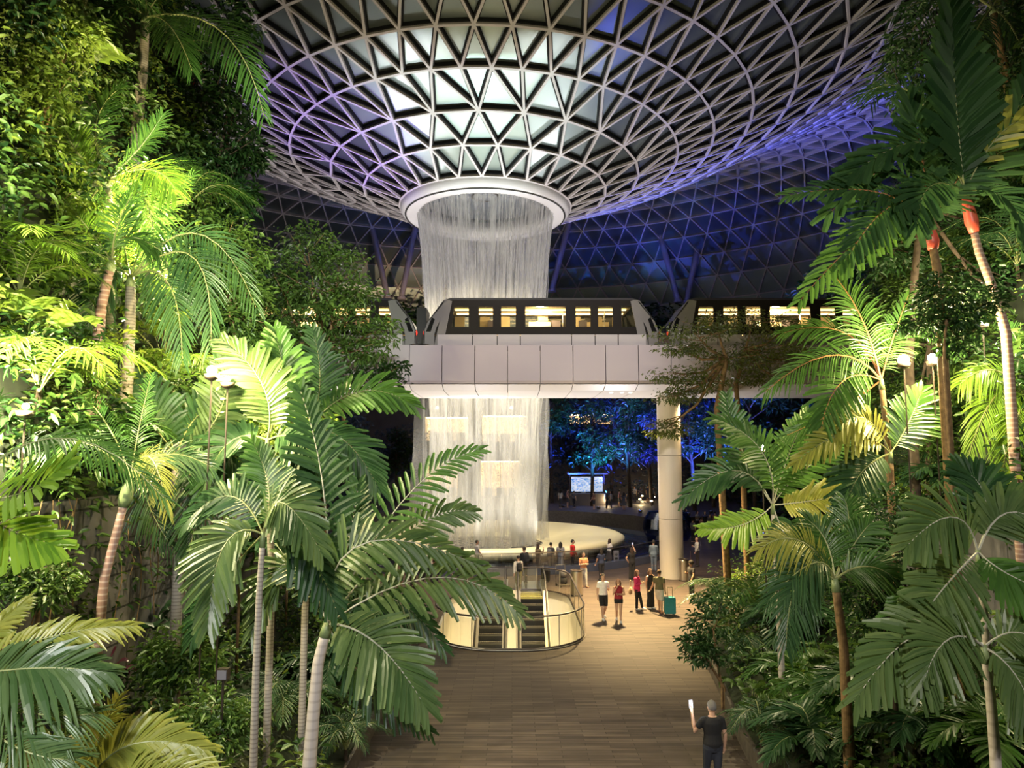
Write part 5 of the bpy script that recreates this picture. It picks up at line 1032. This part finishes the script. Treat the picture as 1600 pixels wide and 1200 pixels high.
def suitcase(label, loc, col, h=.62, w=.42, d=.26, handle=.42, rz=0):
    t = thing('suitcase', label, 'suitcase', loc, rz); m_ = cloth('case_%d' % int(col[1] * 100), col); m_.node_tree.nodes['Principled BSDF'].inputs['Roughness'].default_value = .4
    mb = MB(); mb.extrude([(x * w / 2, -d / 2, .06 + h / 2 + z * h / 2) for x, z in ((-.86, -1), (.86, -1), (1, -.9), (1, .9), (.86, 1), (-.86, 1), (-1, .9), (-1, -.9))], (0, d, 0)); o = mb.build('shell', m_, t); bv = o.modifiers.new('b', 'BEVEL'); bv.width = .025; bv.segments = 3; bv.limit_method = 'ANGLE'
    mb = MB(); mb.box((0, 0, .06 + h / 2), (w + .008, .012, h * .98)); mb.build('zip_band', M['black'], t)
    for k in range(5): mb = MB(); mb.box((-w * .34 + k * w * .17, -d / 2 - .004, .06 + h * .5), (.02, .012, h * .8)); mb.build('ridge', m_, t)
    for x in (-1, 1):
        for y in (-1, 1): mb = MB(); mb.tube([(x * w * .38 - .012, y * d * .32, .03), (x * w * .38 + .012, y * d * .32, .03)], .03, 10); mb.build('wheel', M['black'], t)
    mb = MB(); z1 = .06 + h
    for x in (-.09, .09): mb.tube([(x, d * .36, z1 - .02), (x, d * .36, z1 + handle)], .009, 6)
    mb.tube([(-.1, d * .36, z1 + handle), (.1, d * .36, z1 + handle)], .015, 6); mb.build('pull_handle', M['steel'], t)
    mb = MB(); mb.tube([(-.08, -.02, z1), (-.07, -.02, z1 + .035), (.07, -.02, z1 + .035), (.08, -.02, z1)], .01, 6); mb.build('carry_handle', M['black'], t); return t
BK, WH, NV = (.012, .012, .014), (.78, .76, .72), (.03, .04, .08)
# rot 0 faces the viewer; 180 faces the waterfall
p = clear(person('person in white T-shirt and black shorts walking toward the viewer', G(943, 968), 10, 1.76, ('down', 'hold'), ('walkF', 'walkB'), ('shirt', WH, 'short'), ('shorts', BK), shoe=(.8, .8, .8)))
p = clear(person('person in dark red top and black shorts with both hands raised to the face', G(967, 972), -8, 1.64, ('mouth', 'cross'), ('walkB', 'walkF'), ('shirt', (.28, .02, .03), 'none'), ('hotpants', BK), ('long', (.09, .035, .025)), shoe=(.6, .6, .6)))
p = clear(person('person in bright pink jacket and black trousers carrying a patterned shoulder bag', G(996, 953), 70, 1.64, ('hold', 'down'), ('stand', 'walkF'), ('jacket', (.62, .03, .14), 'long'), ('trousers', BK), ('long', (.10, .045, .03)), shoe=(.8, .8, .8)))
b0 = Vector(p.location); t = thing('shoulder_bag', 'patterned pale shoulder bag on the person in the pink jacket', 'bag', b0 + Vector((-.28, .02, .80)), R(70)); mb = MB(); mb.rings([(0, 0, -.14, .16, .06), (0, 0, -.02, .18, .07), (0, 0, .12, .14, .035)], 12); mb.build('bag', cloth('tote', (.6, .42, .25)), t, None, True); mb = MB(); mb.tube([(-.12, 0, .12), (-.06, 0, .42), (.06, 0, .42), (.12, 0, .12)], .012, 6); mb.build('strap', cloth('tote', (.6, .42, .25)), t)
p = clear(person('laughing person in black sleeveless outfit with wide trousers and long hair', G(1017, 951), 30, 1.66, ('down', 'cross'), ('stand', 'stand'), ('shirt', BK, 'none'), ('wide', BK), ('long', (.07, .035, .025)), shoe=(.85, .85, .85)))
pm = person('person in olive T-shirt and white shorts pulling a teal suitcase', G(1031, 958), 150, 1.74, ('down', 'pull'), ('stand', 'walkF'), ('shirt', (.16, .15, .08), 'short'), ('shorts', (.72, .68, .62)), ('short', (.06, .035, .02)), shoe=(.5, .25, .15))
clear(pm); suitcase('teal hard suitcase with its pull handle up beside the person in white shorts', G(1046, 961) + Vector((.02, 0, 0)), (.02, .22, .25), .66, .45, .28, .40, R(180))
p = clear(person('person with bushy dark hair in dark clothes holding something red beside the steel bin', G(1081, 935), -60, 1.66, ('hold', 'fwd'), ('stand', 'stand'), ('shirt', (.03, .03, .035), 'short'), ('trousers', (.03, .035, .04)), ('bushy', (.012, .01, .01)), skin='skin_dark', shoe=(.05, .05, .05)))
p = clear(person('balding person in white shirt with a cane right of the column', G(1090, 885), -80, 1.66, ('hold', 'fwd'), ('stand', 'stand'), ('shirt', (.62, .6, .56), 'long'), ('trousers', (.06, .05, .05)), None, shoe=(.05, .05, .05)))
b0 = Vector(p.location) + Vector((-.42, -.12, 0)); mb = MB(); mb.tube([(0, 0, 0), (0, 0, .82), (0, .03, .87), (0, .1, .86)], .014, 7); o = mb.build('walking_cane', cloth('wood2', (.2, .12, .06))); o.location = b0; tag(o, 'thin wooden cane held by the balding person', 'cane')
p = clear(person('person in grey blue hooded jacket facing away at the left of the column', G(1022, 893), 165, 1.72, ('fwd', 'fwd'), ('stand', 'stand'), ('jacket', (.20, .25, .28), 'long'), ('trousers', (.20, .24, .27)), ('short', (.05, .04, .03)), shoe=(.1, .1, .1)))
p = person('person in black with wide trousers holding a phone up toward the waterfall', G(988, 906), 185, 1.66, ('up', 'hip'), ('stand', 'stand'), ('shirt', BK, 'short'), ('wide', BK), ('long', (.03, .015, .012)), shoe=(.05, .05, .05))
hw_ = hand_world(p, 0); clear(p); t = thing('phone', 'phone raised by the person in black with wide trousers', 'phone', hw_ + Vector((0, .03, .05))); mb = MB(); mb.box((0, 0, 0), (.078, .01, .15)); mb.build('case', M['black'], t); mb = MB(); mb.box((0, -.007, 0), (.07, .004, .14)); mb.build('screen', mat('phone_screen', (.5, .55, .7), .3, emit=(.5, .55, .75), es=.7), t)
p = clear(person('person in navy top with white bag straps standing near the info stand', G(940, 907), 200, 1.62, ('cross', 'fwd'), ('stand', 'stand'), ('shirt', (.025, .035, .08), 'short'), ('trousers', (.02, .02, .025)), ('mid', (.02, .012, .01)), shoe=(.1, .1, .1)))
p = clear(person('person in white top and dark skirt leaning at the glass fence by the info stand', G(952, 884), 120, 1.55, ('cross', 'fwd'), ('stand', 'stand'), ('shirt', (.66, .62, .58), 'short'), ('skirt', (.05, .04, .045)), ('mid', (.04, .025, .02)), shoe=(.6, .6, .6), lean=.05))
p = clear(person('person in orange brown top with folded arms and pale trousers', G(912, 917), 15, 1.68, ('cross', 'cross'), ('stand', 'walkF'), ('shirt', (.42, .18, .09), 'short'), ('trousers', (.34, .32, .29)), ('short', (.02, .015, .012)), shoe=(.5, .5, .5)))
p = clear(person('person in bright red jacket and black trousers standing by the pool fence', G(895, 893), 95, 1.74, ('fwd', 'fwd'), ('stand', 'stand'), ('jacket', (.55, .02, .02), 'long'), ('trousers', BK), ('short', (.012, .01, .01)), shoe=(.03, .03, .03)))
p = clear(person('long haired person in grey dress left of the red jacket', G(876, 894), 175, 1.64, ('down', 'fwd'), ('stand', 'stand'), ('dress', (.26, .25, .26), 'short'), None, ('long', (.012, .01, .01)), shoe=(.2, .2, .2)))
p = clear(person('person in black T-shirt with arms bent beside the person in grey dress', G(861, 895), 150, 1.64, ('hold', 'fwd'), ('stand', 'stand'), ('shirt', (.03, .03, .03), 'short'), ('trousers', (.05, .05, .055)), ('bun', (.015, .012, .01)), shoe=(.1, .1, .1)))
backpack(p, 'small grey backpack worn by the person in black T-shirt', (.12, .12, .13))
p = clear(person('person in brown olive jacket taking a picture at the pool fence', G(841, 897), 120, 1.62, ('phone', 'hold'), ('stand', 'stand'), ('jacket', (.13, .10, .06), 'long'), ('trousers', (.05, .045, .04)), ('mid', (.03, .02, .014)), shoe=(.1, .1, .1)))
p = clear(person('tall person all in black at the top of the right escalator', Vector((.62, 36.6, .04)), 215, 1.80, ('hold', 'fwd'), ('stand', 'walkF'), ('jacket', BK, 'long'), ('trousers', BK), ('short', (.02, .015, .012)), shoe=(.05, .05, .05)))
backpack(p, 'black backpack on the tall person all in black')
p = clear(person('person in white top and khaki trousers stepping onto the right escalator', Vector((.30, 34.6, .04)), 195, 1.64, ('fwd', 'back'), ('stand', 'walkB'), ('shirt', (.68, .62, .54), 'long'), ('trousers', (.26, .24, .14)), ('short', (.012, .01, .01)), shoe=(.3, .3, .3)))
backpack(p, 'black backpack on the person in white top on the escalator')
p = clear(person('person in grey shirt standing alone at the fence before the bowl', G(745, 893), 110, 1.72, ('fwd', 'fwd'), ('stand', 'stand'), ('shirt', (.34, .33, .33), 'short'), ('trousers', (.04, .04, .045)), ('short', (.012, .01, .01)), skin='skin_dark', shoe=(.1, .1, .1)))
p = clear(person('person in cream T-shirt seen from behind among the group left of the escalators', G(670, 912), 190, 1.76, ('fwd', 'down'), ('stand', 'stand'), ('shirt', (.70, .64, .54), 'short'), ('shorts', BK), ('short', (.012, .01, .01)), shoe=(.7, .7, .7)))
p = clear(person('long haired person in dark dress left of the cream T-shirt', G(659, 908), 185, 1.64, ('down', 'down'), ('stand', 'stand'), ('dress', (.03, .025, .025), 'short'), None, ('long', (.012, .01, .01)), shoe=(.1, .1, .1)))
p = clear(person('long haired person in black right of the cream T-shirt', G(686, 910), 175, 1.62, ('fwd', 'fwd'), ('stand', 'stand'), ('shirt', (.05, .03, .03), 'short'), ('trousers', BK), ('long', (.03, .015, .012)), shoe=(.1, .1, .1)))
p = clear(person('person in pale pink T-shirt with a bag at the far left of the group', G(624, 924), 190, 1.66, ('down', 'hold'), ('stand', 'stand'), ('shirt', (.66, .46, .38), 'short'), ('shorts', (.10, .08, .07)), ('short', (.012, .01, .01)), shoe=(.4, .4, .4)))
p = clear(person('person in beige T-shirt turned sideways in the group left of the escalators', G(645, 926), 230, 1.66, ('hold', 'down'), ('stand', 'stand'), ('shirt', (.66, .54, .42), 'short'), ('trousers', (.06, .05, .05)), ('short', (.012, .01, .01)), shoe=(.3, .3, .3)))
p = clear(person('person bending over a phone beside the cream T-shirt', G(676, 926), 140, 1.55, ('hold', 'hold'), ('stand', 'stand'), ('shirt', (.05, .05, .06), 'short'), ('trousers', (.08, .07, .07)), ('short', (.012, .01, .01)), lean=.12, shoe=(.3, .3, .3)))
p = clear(person('person in grey top half hidden by hanging leaflets at the fence', G(722, 905), 170, 1.66, ('fwd', 'fwd'), ('stand', 'stand'), ('shirt', (.20, .18, .17), 'short'), ('trousers', (.04, .04, .04)), ('short', (.02, .015, .012)), shoe=(.2, .2, .2)))
p = clear(person('long haired person in pale pink top behind the silvery fronds', G(612, 985), 190, 1.62, ('down', 'hold'), ('stand', 'stand'), ('shirt', (.66, .50, .56), 'short'), ('trousers', (.04, .04, .05)), ('long', (.012, .01, .01)), shoe=(.5, .5, .5)))
p = clear(person('person in dark blue jacket behind the broad frond left of the railing', G(650, 1000), 180, 1.68, ('fwd', 'fwd'), ('stand', 'stand'), ('jacket', (.03, .05, .14), 'long'), ('trousers', (.05, .04, .04)), ('short', (.012, .01, .01)), shoe=(.3, .3, .3)))
# the near man
p = person('grey haired person in black T-shirt at the lower right holding up a lit phone', G(1116, 1243), 188, 1.74, ('down', 'aside'), ('stand', 'walkF'), ('shirt', (.012, .013, .018), 'short'), ('trousers', (.03, .035, .05)), ('short', (.16, .15, .145)), shoe=(.08, .08, .08), build=1.08, fine=True)
hw_ = P(1105, 1124, 1); 
def hand_at(t, i): return hand_world(t, i)
q = hand_at(p, 1) if False else hand_at(p, 0); q2 = hand_at(p, 1); tgt = q if q.z > q2.z else q2; clear(p)
t = thing('phone', 'lit phone in the raised hand of the grey haired person', 'phone', tgt + Vector((0, .035, .05)), R(8)); t.rotation_euler = (R(-12), 0, R(8)); mb = MB(); mb.box((0, 0, 0), (.078, .010, .16)); mb.build('case', M['black'], t); mb = MB(); mb.box((0, -.007, 0), (.072, .004, .15)); mb.build('screen', mat('lit_screen', (.9, .9, 1), .3, emit=(.85, .88, 1), es=2.5), t)
light('POINT', tuple(tgt + Vector((0, -.12, .06))), 2.2, (.85, .9, 1), size=.03)
# small far figures, copied from four built ones
protos = []
for i, (tc_, bt, hr, ar) in enumerate((((.10, .10, .12), ('trousers', (.02, .02, .025)), 'short', ('down', 'fwd')), ((.42, .40, .40), ('trousers', (.05, .05, .06)), 'mid', ('hold', 'down')), ((.25, .12, .10), ('shorts', (.05, .05, .06)), 'short', ('fwd', 'hold')), ((.06, .07, .12), ('skirt', (.08, .08, .1)), 'long', ('down', 'hip')))):
    q = clear(person('tiny visitor on the dark promenade beyond the pool', (0, 0, 0), 0, 1.68, ar, ('stand', 'stand'), ('shirt', tc_, 'short'), bt, (hr, (.015, .012, .01)), face=False, group='far visitors beyond the pool', shoes=False)); protos.append(q)
    for ch in q.children:
        for md in ch.modifiers:
            if md.type == 'REMESH': md.voxel_size = .022
used = 0
for i, (px_, py_) in enumerate(((897, 786), (912, 783), (928, 788), (934, 784), (948, 788), (955, 786), (968, 787), (975, 789), (983, 784), (992, 778), (1001, 775), (1012, 779), (1021, 776), (876, 787), (887, 789), (1076, 806), (1083, 815), (1090, 800), (1096, 808), (1102, 798), (1110, 806), (1072, 795), (1118, 800), (1128, 806), (1140, 803))):
    o = protos[i % 4] if i < 4 else copy_tree(protos[i % 4]); o.location = G(px_, py_ + random.uniform(4, 9), 1.35) if px_ < 1060 else G(px_, py_ + 32, 0); o.rotation_euler = (0, 0, random.uniform(0, 6.28)); s = random.uniform(.92, 1.06); o.scale = (s, s, s)
# bins, sign, luggage
def bin_(label, px, py, h):
    b0 = G(px, py); t = thing('litter_bin', label, 'bin', b0); mb = MB(); mb.lathe([(0, .02), (.27, .02), (.28, .04), (.28, h - .06), (.26, h - .03)], 32); mb.build('body', M['steel'], t, None, False)
    mb = MB(); mb.lathe([(.27, h - .05), (.285, h - .03), (.285, h), (.2, h + .01), (.16, h - .06), (0, h - .2)], 32); mb.build('rim', M['dark_steel'], t); mb = MB(); mb.lathe([(.29, 0), (.29, .04), (0, .045)], 32); mb.build('base', M['black'], t)
bin_('round steel bin just right of the escalator railing', 901, 930, 1.15); bin_('round steel bin at the foot of the column', 1069, 907, 1.10)
t = thing('info_stand', 'slim white info stand in front of the pool fence', 'sign stand', G(963, 886), R(8)); mb = MB(); mb.box((0, 0, .48), (.30, .10, .92)); mb.build('panel', M['white_panel'], t); mb = MB(); mb.box((0, 0, .02), (.38, .26, .04)); mb.build('base', M['dark_steel'], t)
mb = MB(); mb.lathe([(.02, 0), (.07, 0)], 16); o = mb.build('round_mark', M['black'], t); o.location = (0, -.053, .72); o.rotation_euler = (R(90), 0, 0); mb = MB(); mb.box((0, -.052, .5), (.16, .004, .12)); mb.build('picture_mark', M['black'], t)
suitcase('small black suitcase beside the people behind the escalator railing', G(853, 909), (.014, .012, .014), .55, .38, .25, .35, R(160))
t = thing('luggage_trolley', 'light wire trolley with bags behind the escalator railing', 'trolley', G(880, 916), R(20)); mb = MB()
for x in (-.25, .25): mb.tube([(x, -.3, .12), (x, .3, .12), (x, .34, 1.0)], .016, 6)
for z in (.4, .7, 1.0): mb.tube([(-.25, .33, z), (.25, .33, z)], .014, 6)
mb.tube([(-.25, -.3, .12), (.25, -.3, .12)], .016, 6); mb.build('frame', M['steel'], t)
for x in (-.25, .25):
    for y in (-.28, .28): mb = MB(); mb.tube([(x - .015, y, .06), (x + .015, y, .06)], .06, 12); mb.build('wheel', M['black'], t)
for k, (z, w) in enumerate(((.3, .4), (.62, .34))):
    t2 = thing('travel_bag', ('dark', 'small upper grey')[k] + ' travel bag lying on the wire trolley', 'bag', tuple(Vector(t.location) + Vector((0, .02, z))), R(20)); mb = MB(); mb.rings([(0, 0, -.15, w * .45, .16), (0, 0, -.1, w * .52, .2), (0, 0, .08, w * .5, .19), (0, 0, .15, w * .36, .12)], 14); mb.build('bag', cloth('tb%d' % k, ((.03, .03, .035), (.16, .15, .15))[k]), t2, None, True); mb = MB(); mb.tube([(-.1, 0, .14), (-.06, 0, .22), (.06, 0, .22), (.1, 0, .14)], .012, 6); mb.build('handle', M['black'], t2)
# things among the plants
t = thing('flood_box', 'small square grey floodlight box on a stake in the left shrubs', 'lamp', P(348, 1076, 11.4)); b0 = Vector(t.location); zq = terrain(b0.x, b0.y) - b0.z; mb = MB(); mb.box((0, 0, .22), (.17, .12, .17)); mb.build('housing', M['dark_steel'], t); mb = MB(); mb.box((0, -.062, .22), (.14, .006, .14)); mb.build('lens', mat('grey_lens', (.16, .16, .2), .3), t); mb = MB(); mb.tube([(0, 0, zq - .05), (0, 0, .14)], .02, 6); mb.build('stake', M['dark_steel'], t)
for k, (xa, ya, xb, yb, lb) in enumerate(((140, 1125, 205, 1080, 'upper wooden edging beam in the left bed'), (165, 1165, 245, 1105, 'lower wooden edging beam in the left bed'))):
    a, b2 = T(xa, ya), T(xb, yb); mb = MB(); mb.beam(a + Vector((0, 0, .02)), b2 + Vector((0, 0, .02)), .12, .14, (0, 0, 1)); o = mb.build('edging_beam', cloth('timber', (.22, .15, .09)), origin=a); o.location = a; tag(o, lb, 'beam')
